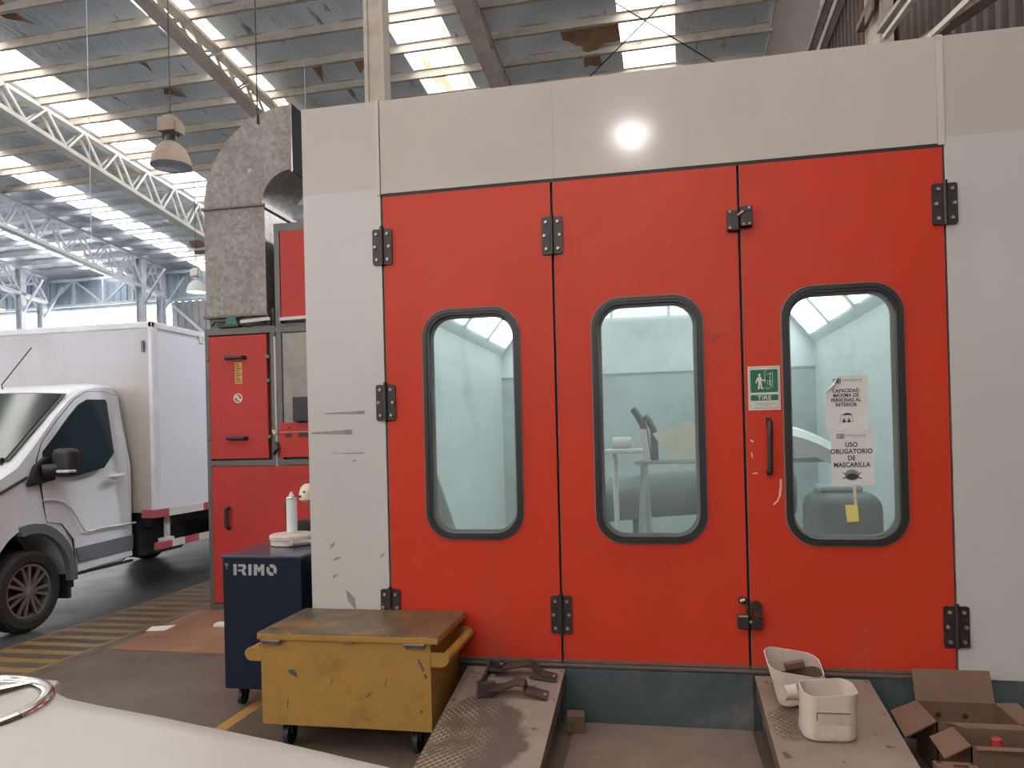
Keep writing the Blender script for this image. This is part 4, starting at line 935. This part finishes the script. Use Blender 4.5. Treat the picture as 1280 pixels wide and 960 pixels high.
ramp(.447, 1.006, RAMPL, 'brown checker plate ramp on the left, with a dark worn patch under the steel bracket')
ramp(2.02, 2.585, RAMPR, 'brown checker plate ramp on the right carrying two cut plastic cans')
o = MB().box((1.06, -1.75, .0), (2.0, -.02, .012), .002).build('floor_plate', PLATE); tag(o, 'dusty grey steel floor plate lying between the two ramps', 'floor plate')
o = MB().box((-.042, -.04, 0), (.055, .055, .095), .006).build('wooden_block', WOOD); o.location = (1.068, -.15, .012); o.rotation_euler = (0, 0, .1); tag(o, 'small dirty wooden block by the left ramp on the floor plate', 'block')
def zrp(y): return .302 + RS * (y + .02)
# forked bracket lying on the left ramp
t = thing('steel_bracket', 'dark brown forked steel bracket lying on the left ramp', 'bracket', (.80, -.22, zrp(-.22))); off = (.80, -.22, zrp(-.22))
def strap(pts, wv, m=BRACK, hgt=.008):
    b = MB(); rows = []
    for x, y, dz in pts: rows.append([(x, y - wv / 2, zrp(y - wv / 2) + dz + .001), (x, y + wv / 2, zrp(y + wv / 2) + dz + .001)])
    b.sheet(rows, thick=hgt); return b
b = strap([(.585, -.10, .035), (.66, -.115, .035), (.70, -.12, .055), (.83, -.11, .075), (.86, -.11, .045), (.90, -.12, .02), (.975, -.14, .012)], .075); b.bar((.83, -.15, zrp(-.15) + .012), (.975, -.18, zrp(-.18) + .012), .02, .008); b.build('arm', BRACK, t, off)
b = strap([(.645, -.33, .035), (.72, -.335, .045), (.79, -.33, .075), (.835, -.33, .070), (.84, -.33, .035), (.955, -.34, .012)], .085); b.build('arm', BRACK, t, off)
b = MB()
b.prism([(-.08, zrp(-.08) + .001), (-.08, zrp(-.08) + .075), (-.13, zrp(-.13) + .05), (-.27, zrp(-.27) + .05), (-.37, zrp(-.37) + .085), (-.39, zrp(-.39) + .001)], 'x', .585, .597)
b.bar((.592, -.08, zrp(-.08) + .04), (.66, -.10, zrp(-.10) + .04), .03, .06); b.bar((.592, -.37, zrp(-.37) + .04), (.68, -.34, zrp(-.34) + .04), .03, .07); b.build('cross_piece', BRACK, t, off)
b = MB()
for x, y, d in ((.67, -.13, .075), (.635, -.21, .045), (.965, -.155, .03), (.945, -.355, .03), (.875, -.30, .05)): b.lathe([(.010, 0), (.010, .008), (.005, .010)], (x, y, zrp(y) + d - .01), 10)
b.build('bolt', BOLT, t, off)

# cut-open plastic cans
def can_outline(sx, sy, r, n=6): return rrect(0, 0, sx, sy, r, n)
def cut_can(name, loc, rot, sx, sy, h, lab, slant, inner_m, extra=None):
    t = thing(name, lab, 'plastic can', loc, 'cut open plastic cans'); t.rotation_euler = rot
    b = MB(); base = can_outline(sx, sy, .055); rows = []
    for f, s_ in ((0, .86), (.03, .95), (.08, 1.0), (.22, 1.0), (.25, .985), (.6, .985), (.8, 1.0), (1.0, 1.0)):
        rows.append([(x * s_, y * s_, f * (h + slant(x, y))) for x, y in base])
    b.sheet(rows, thick=.004, closed=True); b.sheet([[(x * .87, y * .87, .004) for x, y in base], [(x * .01, y * .01, .004) for x, y in base]], closed=True)
    b.build('shell', CREAM, t)
    if inner_m:
        b = MB(); b.prism([(x * .93, y * .93) for x, y in base], 'z', .03, .10); b.build('residue', inner_m, t)
    if extra: extra(t)
    return t
tilt = math.atan(RS)
def mark(t):
    b = MB(); y = -.0815
    b.box((-.062, y - .001, .138), (.075, y + .001, .144)); b.box((-.066, y - .001, .105), (-.061, y + .001, .144)); b.build('moulded_line', RUST, t)
    b = MB(); b.box((-.055, y - .0005, .085), (.07, y + .001, .136)); b.build('label_mark', MARKC, t)
cut_can('plastic_can', (2.268, -.555, zrp(-.555) + .002), (tilt, 0, .03), .118, .082, .222, 'cream square plastic can cut open at the top, front one on the right ramp', lambda x, y: .006 * math.sin(x * 25), None, mark)
def lip(t):
    b = MB(); rows = []
    for k in range(9):
        a = -.5 + k * .125; rows.append([(-.09 + .02 * math.sin(k * .3), -.085 - .018 * math.sin(k / 8 * PI), .04 + .09 * k / 8), (-.02, -.085 - .028 * math.sin(k / 8 * PI), .03 + .10 * k / 8)])
    b.sheet(rows, thick=.005); b.build('moulded_grip', CREAM, t)
    b = MB(); b.box((-.045, .045, .12), (.05, .071, .155), .004); b.build('inner_fold', CARD, t)
cut_can('plastic_can', (2.215, -.275, zrp(-.275) + .030), (tilt + .06, -.24, -.06), .122, .09, .165, 'cream plastic can with brown residue, tipped behind the front can on the right ramp', lambda x, y: .02 + .22 * y - .42 * x, JUGDARK, lip)

# ---------------------------------------------------------------- cartons at the right
def carton(x0, x1, y0, y1, h, lab, flaps, holes=(), group='open cardboard boxes', parent_off=None):
    t = thing('cardboard_box', lab, 'box', ((x0 + x1) / 2, (y0 + y1) / 2, 0), group); off = ((x0 + x1) / 2, (y0 + y1) / 2, 0); w = .006
    b = MB(); b.box((x0, y0, 0), (x1, y0 + w, h), 0, 0); b.box((x0, y1 - w, 0), (x1, y1, h), 0, 0); b.box((x0, y0, 0), (x0 + w, y1, h), 0, 0); b.box((x1 - w, y0, 0), (x1, y1, h), 0, 0); b.box((x0, y0, .001), (x1, y1, .008), 0, 1)
    b.build('carton_body', [CARDIN, CARDIN], t, off)
    for pts in flaps:
        n = (Vector(pts[1]) - Vector(pts[0])).cross(Vector(pts[3]) - Vector(pts[0])).normalized() * .003
        b = MB(); q = bmesh.new(); A = [q.verts.new(Vector(p) + n) for p in pts]; B = [q.verts.new(Vector(p) - n) for p in pts]
        q.faces.new(A); q.faces.new(B[::-1])
        for i in range(4): q.faces.new((A[i], B[i], B[(i + 1) % 4], A[(i + 1) % 4]))
        b._merge(q); b.build('flap', CARD, t, off)
    for x, z in holes:
        b = MB(); b.lathe([(.014, y1 - w - .001), (.014, y1 - w)], (x, 0, z), 14, axis='y'); b.build('air_hole', CARDH, t, off)
    return t
carton(2.765, 3.12, -.435, -.15, .25, 'open cardboard box with its rear flap upright, at the right of the booth base',
       [[(2.765, -.152, .25), (3.12, -.152, .25), (3.12, -.10, .392), (2.765, -.10, .392)],
        [(2.767, -.155, .25), (2.767, -.43, .25), (2.62, -.47, .185), (2.635, -.20, .21)],
        [(2.80, -.433, .25), (3.12, -.433, .25), (3.12, -.475, .245), (2.88, -.475, .240)],
        [(3.118, -.155, .25), (3.118, -.43, .25), (3.20, -.40, .255), (3.20, -.20, .27)]], ((2.865, .185), (2.985, .182)))
carton(2.81, 3.26, -.70, -.485, .25, 'darker open cardboard box in front, holding a red capped bottle',
       [[(2.812, -.49, .25), (2.812, -.695, .25), (2.70, -.72, .20), (2.70, -.545, .222)],
        [(2.82, -.698, .25), (3.26, -.698, .25), (3.26, -.72, .245), (2.83, -.72, .242)]])
t = thing('plastic_bottle', 'dark bottle with a red cap standing in the front cardboard box', 'bottle', (2.955, -.585, .009)); off = (2.955, -.585, .009)
b = MB(); b.lathe([(.035, .009), (.038, .015), (.038, .18), (.025, .205), (.016, .21)], (2.955, -.585, 0), 20); b.build('body', BOTTLE, t, off)
b = MB(); b.lathe([(.022, .208), (.022, .243), (.019, .247), (.001, .248)], (2.955, -.585, 0), 18); b.build('cap', REDCAP, t, off)
for x, y, m_, lab in ((3.06, -.60, BLUEP, 'dark bottle with a blue label at the right inside the front cardboard box'), (2.88, -.64, REDCAP, 'short dark red bottle at the left inside the front cardboard box')):
    t = thing('plastic_bottle', lab, 'bottle', (x, y, .009)); off = (x, y, .009)
    b = MB(); b.lathe([(.03, .009), (.033, .015), (.033, .14), (.02, .165), (.014, .17)], (x, y, 0), 18); b.build('body', BOTTLE, t, off)
    b = MB(); b.lathe([(.034, .05), (.034, .12)], (x, y, 0), 18, cap=False); b.build('sleeve', m_, t, off)
    b = MB(); b.lathe([(.016, .168), (.016, .185), (.001, .187)], (x, y, 0), 14); b.build('cap', BLACKP, t, off)
t = thing('cardboard_box', 'closed brown carton with dark hand holes at the bottom edge, right', 'box', (2.72, -.86, 0)); off = (2.72, -.86, 0)
b = MB(); b.box((2.64, -1.02, 0), (2.80, -.755, .205), .003); b.build('carton_body', CARD, t, off)
b = MB(); b.prism(rrect(2.735, -.80, .03, .010, .0095, 5), 'z', .203, .2065); b.lathe([(.011, .203), (.011, .2065)], (2.662, -.768, 0), 10); b.lathe([(.009, .203), (.009, .2065)], (2.788, -.772, 0), 10); b.build('hand_hole', CARDH, t, off)
o = MB(); bm = bmesh.new(); bmesh.ops.create_icosphere(bm, subdivisions=4, radius=1)
for v in bm.verts:
    n = v.co.normalized(); k = 1 + .22 * math.sin(n.x * 7 + n.z * 5) * math.cos(n.y * 6 + 1.3 * n.x) + .1 * math.sin(n.z * 13 + n.y * 9)
    v.co = Vector((n.x * .028 * k, n.y * .11 * k, n.z * .06 * k))
o._merge(bm); o = o.build('plastic_bag', BLUEP); o.location = (2.63, -.80, .075); o['label'] = 'crumpled blue and white plastic bag between the right ramp and the cartons'; o['category'] = 'bag'

# ---------------------------------------------------------------- board and papers on the floor
o = MB().prism([(-2.85, 2.35), (-2.745, 1.02), (-1.55, 1.0), (-1.55, 2.36)], 'z', .001, .008).build('floor_board', PLY); tag(o, 'brown sheet of board lying on the floor beside the hatched walkway', 'board')
o = MB().prism([(-2.87, 1.70), (-2.68, 1.765), (-2.66, 1.58), (-2.82, 1.55)], 'z', .0085, .0105).build('paper_sheet', PAPER); tag(o, 'white sheet of paper lying at the left edge of the brown board', 'paper')
t = MB(); t.box((-2.30, 1.74, .0085), (-2.12, 1.83, .035), .003); o = t.build('paper_packet', PAPER); tag(o, 'small white packet on the brown board beside the blue cabinet', 'packet')

# ---------------------------------------------------------------- the box truck
tr = thing('box_truck', 'white box truck with grey cab trim parked in the lane at left', 'truck', (-4.8, 3.5, 0)); TO = (-4.8, 3.5, 0)
def tp(mb, name, m, parent=tr, lab=None, **kw):
    o = mb.build(name, m, parent, TO, **kw)
    if lab: o['label'] = lab
    return o
XS = -3.86; XC = -4.8
def xs(z):   # side of the cab leans in above the belt
    return XS - (0 if z < 1.25 else .15 * ((z - 1.25) / .95) ** 1.2)
prof = [(.66, .30), (.57, .36), (.55, .52), (.56, .72), (.60, .92), (.68, 1.08), (.80, 1.19), (1.05, 1.33), (1.30, 1.47), (1.55, 1.69), (1.85, 1.95), (2.08, 2.125), (2.25, 2.21), (2.45, 2.25), (2.68, 2.255), (2.76, 2.20), (2.77, 1.6), (2.77, .9), (2.77, .46), (2.6, .40), (1.93, .38)]
arch = [(1.45 + .46 * math.cos(a), .40 + .50 * math.sin(a)) for a in [PI * q / 14 for q in range(15)]]
poly = prof + arch
cen = (1.8, 1.15)
def inset(p, d):
    vx, vz = cen[0] - p[0], cen[1] - p[1]; l = math.hypot(vx, vz) or 1
    return (p[0] + vx / l * d, p[1] + vz / l * d)
bm = bmesh.new(); rings = []
spec_ = [(0, .06), (.03, .022), (.09, 0)]
for side in (1, -1):
    for dx, ins in (spec_ if side == 1 else spec_[::-1]):
        r = []
        for p in poly:
            q = inset(p, ins); x = xs(q[1]) - dx
            r.append(bm.verts.new((x if side == 1 else 2 * XC - x, q[0], q[1])))
        rings.append(r)
for A, B in zip(rings, rings[1:]):
    for i in range(len(A)): bm.faces.new((A[i], A[(i + 1) % len(A)], B[(i + 1) % len(A)], B[i]))
for r in (rings[0], rings[-1]):
    f = bm.faces.new(r); bmesh.ops.triangulate(bm, faces=[f])
b = MB(); b._merge(bm); tp(b, 'cab_body', TRUCKW, smooth=40)
def side_poly(pts, lift, name, m, parent=tr, thick=.012):
    """flat panel following the cab side, lifted off it by `lift`"""
    bm = bmesh.new()
    # subdivide the outline vertically so the panel bends with the side
    A = [bm.verts.new((xs(z) + lift, y, z)) for y, z in pts]; B = [bm.verts.new((xs(z) + lift - thick, y, z)) for y, z in pts]
    fa = bm.faces.new(A); fb = bm.faces.new(B[::-1]); n = len(pts)
    for i in range(n): bm.faces.new((A[i], B[i], B[(i + 1) % n], A[(i + 1) % n]))
    bmesh.ops.triangulate(bm, faces=[fa, fb])
    bmesh.ops.bisect_plane(bm, geom=bm.verts[:] + bm.edges[:] + bm.faces[:], plane_co=(0, 0, 1.25), plane_no=(0, 0, 1))
    for v in bm.verts:
        d = v.co.x
    b = MB(); b._merge(bm); return tp(b, name, m, parent, smooth=30)
side_poly([(1.562, 1.495), (1.582, 1.24), (1.627, .935), (1.797, .905), (1.938, .742), (1.973, .425), (2.729, .462), (2.747, 1.4), (2.729, 2.135), (2.55, 2.168), (2.30, 2.158), (2.126, 2.075), (1.856, 1.855), (1.646, 1.655)], .001, 'door_seam', DARKEDGE)
door = side_poly([(1.567, 1.49), (1.586, 1.24), (1.630, .938), (1.7985, .908), (1.940, .744), (1.977, .43), (2.724, .467), (2.742, 1.4), (2.725, 2.13), (2.55, 2.163), (2.30, 2.153), (2.13, 2.07), (1.86, 1.85), (1.65, 1.65)], .006, 'door', TRUCKW); door['label'] = 'white cab door with a dark window'
side_poly([(1.64, 1.575), (1.80, 1.71), (2.0, 1.89), (2.16, 2.02), (2.28, 2.075), (2.525, 2.085), (2.545, 2.06), (2.53, 1.54), (2.36, 1.395), (2.0, 1.335), (1.70, 1.345), (1.62, 1.45)], .010, 'side_window', TGLASS, door)
b = MB(); b.bar((xs(1.7) + .012, 1.965, 1.36), (xs(1.86) + .008, 1.965, 1.86), .022, .006, (1, 0, 0)); tp(b, 'window_bar', RUBBER, door)
b = MB(); x = XS
b.lathe([(.001, .004), (.05, .010), (.055, .0)], (x, 2.50, 1.305), 20, axis='x', sx=1.3, sy=.7); b.tube([(x + .006, 2.40, 1.298), (x + .035, 2.43, 1.303), (x + .035, 2.58, 1.312), (x + .006, 2.61, 1.312)], [.014, .018, .018, .014], 10); tp(b, 'handle', STEELW, door)
b = MB(); b.tube([(XS + .004, y, z) for y, z in [(1.595, 1.138), (1.703, 1.135), (1.824, 1.101), (1.908, 1.039), (1.975, 0.957), (2.032, 0.867), (2.081, 0.808), (2.142, 0.792), (2.28, 0.806), (2.559, 0.8), (2.785, 0.802)]], .011, 8); tp(b, 'body_crease', TRUCKW, smooth=60)
b = MB(); b.prism([(1.98, .52), (2.725, .535), (2.735, .68), (1.955, .655)], 'x', XS - .004, XS + .018, 0, .004); tp(b, 'side_moulding', TGREY)
arc2 = [(1.45 + .50 * math.cos(a), .40 + .545 * math.sin(a)) for a in [-.06 + (PI * .60) * q / 12 for q in range(13)]]; arc3 = [(1.45 + .42 * math.cos(a), .40 + .46 * math.sin(a)) for a in [-.06 + (PI * .60) * q / 12 for q in range(13)]]
b = MB(); b.prism(arc2 + arc3[::-1], 'x', XS - .03, XS + .028); tp(b, 'arch_moulding', TGREY)
b = MB(); b.box((XS - .5, .95, .25), (XS - .45, 1.95, .95)); b.box((XS - .45, 1.88, .2), (XS - .02, 1.92, .42)); tp(b, 'wheel_well', CHASSIS)
b = MB(); b.box((XS - .02, 1.90, .30), (XS + .005, 1.925, .42)); b.box((XS - .03, 1.93, .40), (XS + .004, 2.74, .425), .005); tp(b, 'sill_strip', CHASSIS)
# windscreen, cowl, wipers, bonnet seam
wsb, wst = (1.335, 1.515), (2.045, 2.11)
def wpt(f, u, lift):
    y, z = wsb[0] + (wst[0] - wsb[0]) * f, wsb[1] + (wst[1] - wsb[1]) * f
    half = .82 - .07 * f; nx = Vector((0, -.62, .78)); bow = .03 * (1 - (2 * u - 1) ** 2)
    return Vector((XC + half * (1 - 2 * u), y, z)) + nx * (lift + bow)
b = MB(); b.sheet([[wpt(f / 6, u / 10, .012) for u in range(11)] for f in range(7)], thick=.006); tp(b, 'windscreen', TGLASS)
b = MB(); b.sheet([[wpt(f / 6 * 1.04 - .02, u / 10 * 1.05 - .025, .006) for u in range(11)] for f in range(7)], thick=.006); tp(b, 'windscreen_seal', RUBBER)
b = MB(); b.tube([(-3.98, 1.30, 1.50), (-4.3, 1.22, 1.50), (-4.8, 1.19, 1.505), (-5.3, 1.22, 1.50)], .032, 10); b.tube([(-4.15, 1.22, 1.53), (-4.5, 1.27, 1.545), (-5.0, 1.28, 1.55)], .014, 8); b.tube([(-4.05, 1.27, 1.52), (-4.12, 1.22, 1.55), (-4.3, 1.25, 1.56)], .016, 8); tp(b, 'wiper_arm', BLACKP)
b = MB(); b.tube([(xs(1.35) + .002, 1.43, 1.35), (XS + .0, 1.22, 1.265), (XS - .0, 1.0, 1.17), (XS - .02, .84, 1.09), (XS - .1, .72, 1.05)], .012, 8); tp(b, 'bonnet_seam', BLACKP)
b = MB(); b.prism([(1.42, 1.27), (1.72, 1.315), (1.70, 1.50), (1.62, 1.53), (1.50, 1.45)], 'x', XS - .02, XS + .03, 0, .008); b.tube([(XS + .02, 1.56, 1.40), (XS + .10, 1.66, 1.41)], .06, 12); 
b.box((XS + .05, 1.62, 1.34), (XS + .25, 1.78, 1.60), .05, 0, None, 3); b.box((XS + .13, 1.60, 1.38), (XS + .262, 1.70, 1.405), .008, 1); tp(b, 'wing_mirror', [BLACKP, STEELW])
b = MB(); b.tube([(-4.82, 2.15, 2.20), (-4.80, 2.12, 2.24), (-4.62, 2.3, 2.62)], .006, 6); tp(b, 'antenna', BLACKP)
b = MB(); b.box((-5.5, .535, .62), (-4.1, .57, .95), .01); b.box((-5.65, .53, .34), (-3.95, .56, .5), .01); tp(b, 'grille', BLACKP)
for sx in (-1, 1):
    b = MB(); b.lathe([(.001, -.06), (.09, -.04), (.11, .03)], (XC + sx * .75, .63, .93), 20, axis='y', sx=1.2, sy=1.0); tp(b, 'headlight', STEELW)
# wheels
def wheel(x, y, sgn, full=True):
    r = .355; b = MB()
    b.lathe([(.230, -.09), (.258, -.115), (.32, -.118), (.347, -.095), (r, -.05), (r, .05), (.347, .095), (.32, .118), (.258, .115), (.230, .09)], (x, y, r), 40, axis='x', cap=False); w = tp(b, 'wheel', TIRE, lab='black tyre on a silver multi spoke rim')
    b = MB(); b.lathe([(.232, -.09), (.220, -.06), (.220, .06), (.232, .09), (.237, .1), (.220, .1), (.212, .06)], (x, y, r), 40, axis='x', cap=False); b.lathe([(.001, 0), (.216, 0)], (x + sgn * .02, y, r), 24, axis='x', mi=1, cap=False)
    b.lathe([(.045, 0), (.045, sgn * .105), (.03, sgn * .112), (.001, sgn * .112)], (x, y, r), 20, axis='x', cap=False)
    if full:
        for k in range(14):
            a = 2 * PI * k / 14 + .1; a2 = a + (.07 if k % 2 else -.07); a3 = a + (.03 if k % 2 else -.03)
            b.bar((x + sgn * .095, y + .035 * math.cos(a3), r + .035 * math.sin(a3)), (x + sgn * .085, y + .222 * math.cos(a2 - .11 * (1 if k % 2 else -1) * .2), r + .222 * math.sin(a2 - .11 * (1 if k % 2 else -1) * .2)), .026, .02, (1, 0, 0))
    b.build('rim', [RIM, CHASSIS], w, TO)
wheel(-3.985, 1.45, 1); wheel(-5.62, 1.45, -1); wheel(-3.97, 5.3, 1, False); wheel(-5.63, 5.3, -1, False)
# cargo box
BX0, BX1, BY0, BY1, BZ0, BZ1 = -5.98, -3.63, 2.80, 6.9, .90, 2.91
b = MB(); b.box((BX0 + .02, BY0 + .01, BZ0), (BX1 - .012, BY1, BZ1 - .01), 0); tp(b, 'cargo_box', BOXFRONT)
b = MB(); b.box((BX1 - .012, BY0 + .10, BZ0 + .02), (BX1 - .002, BY1 - .06, BZ1 - .10), .003); tp(b, 'side_panel', BOXSIDE)
b = MB(); b.box((BX1 - .05, BY0, BZ0), (BX1, BY0 + .055, BZ1), .012); b.box((BX1 - .02, BY0 + .055, BZ0), (BX1 - .004, BY0 + .1, BZ1), .004); b.box((BX1 - .05, BY0, BZ1 - .07), (BX1, BY1, BZ1), .012); b.box((BX0, BY0, BZ1 - .07), (BX1, BY0 + .05, BZ1), .012); b.box((BX0, BY0, BZ0), (BX0 + .05, BY0 + .05, BZ1), .01); b.box((BX1 - .03, BY1 - .06, BZ0), (BX1, BY1, BZ1), .01); tp(b, 'edge_trim', BOXTRIM)
b = MB(); b.box((BX1 - .03, 3.62, BZ1 - .14), (BX1 + .012, 3.70, BZ1 - .05), .006); b.box((BX1 - .12, BY0 - .012, BZ1 - .32), (BX1 - .09, BY0 + .01, BZ1 - .20), .004, 1); tp(b, 'marker_lamp', [REFW, RUST])
b = MB(); q = BY0; k = 0
while q < BY1 - .05:
    ln = .22 if k % 2 == 0 else .62
    b.box((BX1 - .02, q, BZ0 - .055), (BX1 + .004, min(BY1, q + ln), BZ0 + .03), 0, k % 2); q += ln; k += 1
b.box((BX1 - .16, BY0 - .004, BZ0 - .055), (BX1, BY0 + .01, BZ0 + .03), 0, 0); tp(b, 'reflective_strip', [REFR, REFW])
g = MB(); q = 2.86; k = 0
while q < 4.7:
    ln = .26 if k % 2 == 0 else .22
    g.box((-3.70, q, .50), (-3.665, q + ln, .575), .003, k % 2); q += ln; k += 1
gd = tp(g, 'side_guard', [REFR, REFW])
b = MB(); b.box((-3.72, 3.05, .50), (-3.69, 3.12, .86), .003); b.box((-3.74, 2.98, .56), (-3.67, 3.16, .61), .003); b.build('guard_post', REFW, gd, TO)
b = MB(); b.box((-3.72, 4.4, .50), (-3.69, 4.47, .86), .003); b.build('guard_post', REFW, gd, TO)
b = MB(); b.box((-5.3, 1.2, .48), (-5.15, 6.8, .66)); b.box((-4.45, 1.2, .48), (-4.3, 6.8, .66)); b.box((-5.9, 2.9, .74), (-3.75, 6.8, .90)); b.box((-4.25, 2.85, .42), (-3.85, 3.6, .80), .04); b.tube([(-3.9, 5.3, .355), (-5.7, 5.3, .355)], .07); b.tube([(-3.9, 1.45, .355), (-5.7, 1.45, .355)], .05); tp(b, 'chassis', CHASSIS)

# ---------------------------------------------------------------- silver car in the foreground
cr = thing('silver_car', 'pale silver car front with a chrome ring emblem in the lower left foreground', 'car', (.9, -3.4, 0)); KO = (.9, -3.4, 0)
HZ = 1.2
far = [(-.12, -3.095), (.10, -3.052), (.387, -3.036), (.497, -3.030), (.512, -3.033), (.520, -3.045), (.534, -3.066), (.562, -3.090), (.602, -3.111), (.68, -3.133), (.796, -3.161), (.91, -3.192), (1.028, -3.224), (1.232, -3.287), (1.40, -3.345)]
b = MB(); rows = []
for k in range(13):
    f = k / 12; r = []
    for x, y in far:
        yn = -3.74
        yy = y + (yn - y) * f
        # crown: the edge rolls down at the rim, the middle is slightly raised
        z = HZ - .0 - .10 * max(0, 1 - f * 14) ** 2 * 0 + .006 * math.sin(PI * f)
        r.append((x, yy, z))
    rows.append(r)
# a rolled rim going down on the far side
down = [[(x, y - .004, HZ - .012) for x, y in far], [(x, y + .0, HZ - .03) for x, y in far], [(x, y - .002, HZ - .10) for x, y in far]]
rows[0] = [(x, y - .012, HZ) for x, y in far]
b.sheet(down[::-1] + rows); b.build('bonnet', SILVER, cr, KO, smooth=60)
b = MB(); b.prism([(x, y - .02) for x, y in far] + [(1.40, -3.74), (-.12, -3.74)], 'z', .28, HZ - .09, 0); b.build('body', SILVER, cr, KO)
b = MB(); b.box((-.20, -3.72, .30), (-.10, -3.10, .62), .03); b.build('bumper', SILVER, cr, KO)
b = MB(); b.box((-.145, -3.70, .66), (-.11, -3.12, .95), .01); b.build('grille', BLACKP, cr, KO)
for y in (-3.14, -3.66):
    b = MB(); b.lathe([(.30, -.09), (.315, -.06), (.315, .06), (.30, .09)], (.95, y, .315), 32, axis='y'); w = b.build('wheel', TIRE, cr, KO)
em = MB(); ecx, ecy, er = .445, -3.215, .150
ring = [(ecx + er * math.cos(a), ecy + er * math.sin(a), HZ + .002) for a in [2 * PI * q / 48 for q in range(49)]]
em.tube(ring, .0115, 12, cap=False); 
for k in range(3):
    a = math.atan2(.14, .045) + k * 2 * PI / 3
    em.tube([(ecx, ecy, HZ + .008), (ecx + .146 * math.cos(a), ecy + .146 * math.sin(a), HZ + .003)], [.018, .006], 8)
e = em.build('emblem', CHROME, cr, KO); e['label'] = 'chrome ring emblem with spokes'

# ---------------------------------------------------------------- camera and light
F = 935.3; yaw, pitch, roll = .19217, .0061, -.02463
f_ = Vector((-math.sin(yaw) * math.cos(pitch), math.cos(yaw) * math.cos(pitch), math.sin(pitch)))
r_ = Vector((math.cos(yaw), math.sin(yaw), 0)); u_ = r_.cross(f_)
r2 = r_ * math.cos(roll) + u_ * math.sin(roll); u2 = -r_ * math.sin(roll) + u_ * math.cos(roll)
cam = bpy.data.cameras.new('camera'); co = bpy.data.objects.new('camera', cam); C.objects.link(co)
m = Matrix((r2, u2, -f_)).transposed().to_4x4(); m.translation = Vector((1.546, -4.171, 1.605)); co.matrix_world = m
cam.sensor_width = 36; cam.lens = F / 1280 * 36; cam.shift_y = 60 / 1280; cam.clip_start = .02; cam.clip_end = 200
bpy.context.scene.camera = co

sc = bpy.context.scene
w = bpy.data.worlds.new('world'); sc.world = w; w.use_nodes = True
bg = w.node_tree.nodes['Background']; bg.inputs[0].default_value = (1.0, .98, .965, 1); bg.inputs[1].default_value = 5.2
sc.view_settings.view_transform = 'Standard'; sc.view_settings.exposure = 0.58; sc.view_settings.look = 'None'
sc.cycles.use_denoising = True
sc.cycles.max_bounces = 8; sc.cycles.diffuse_bounces = 4; sc.cycles.transparent_max_bounces = 12
sc.cycles.sample_clamp_indirect = 6
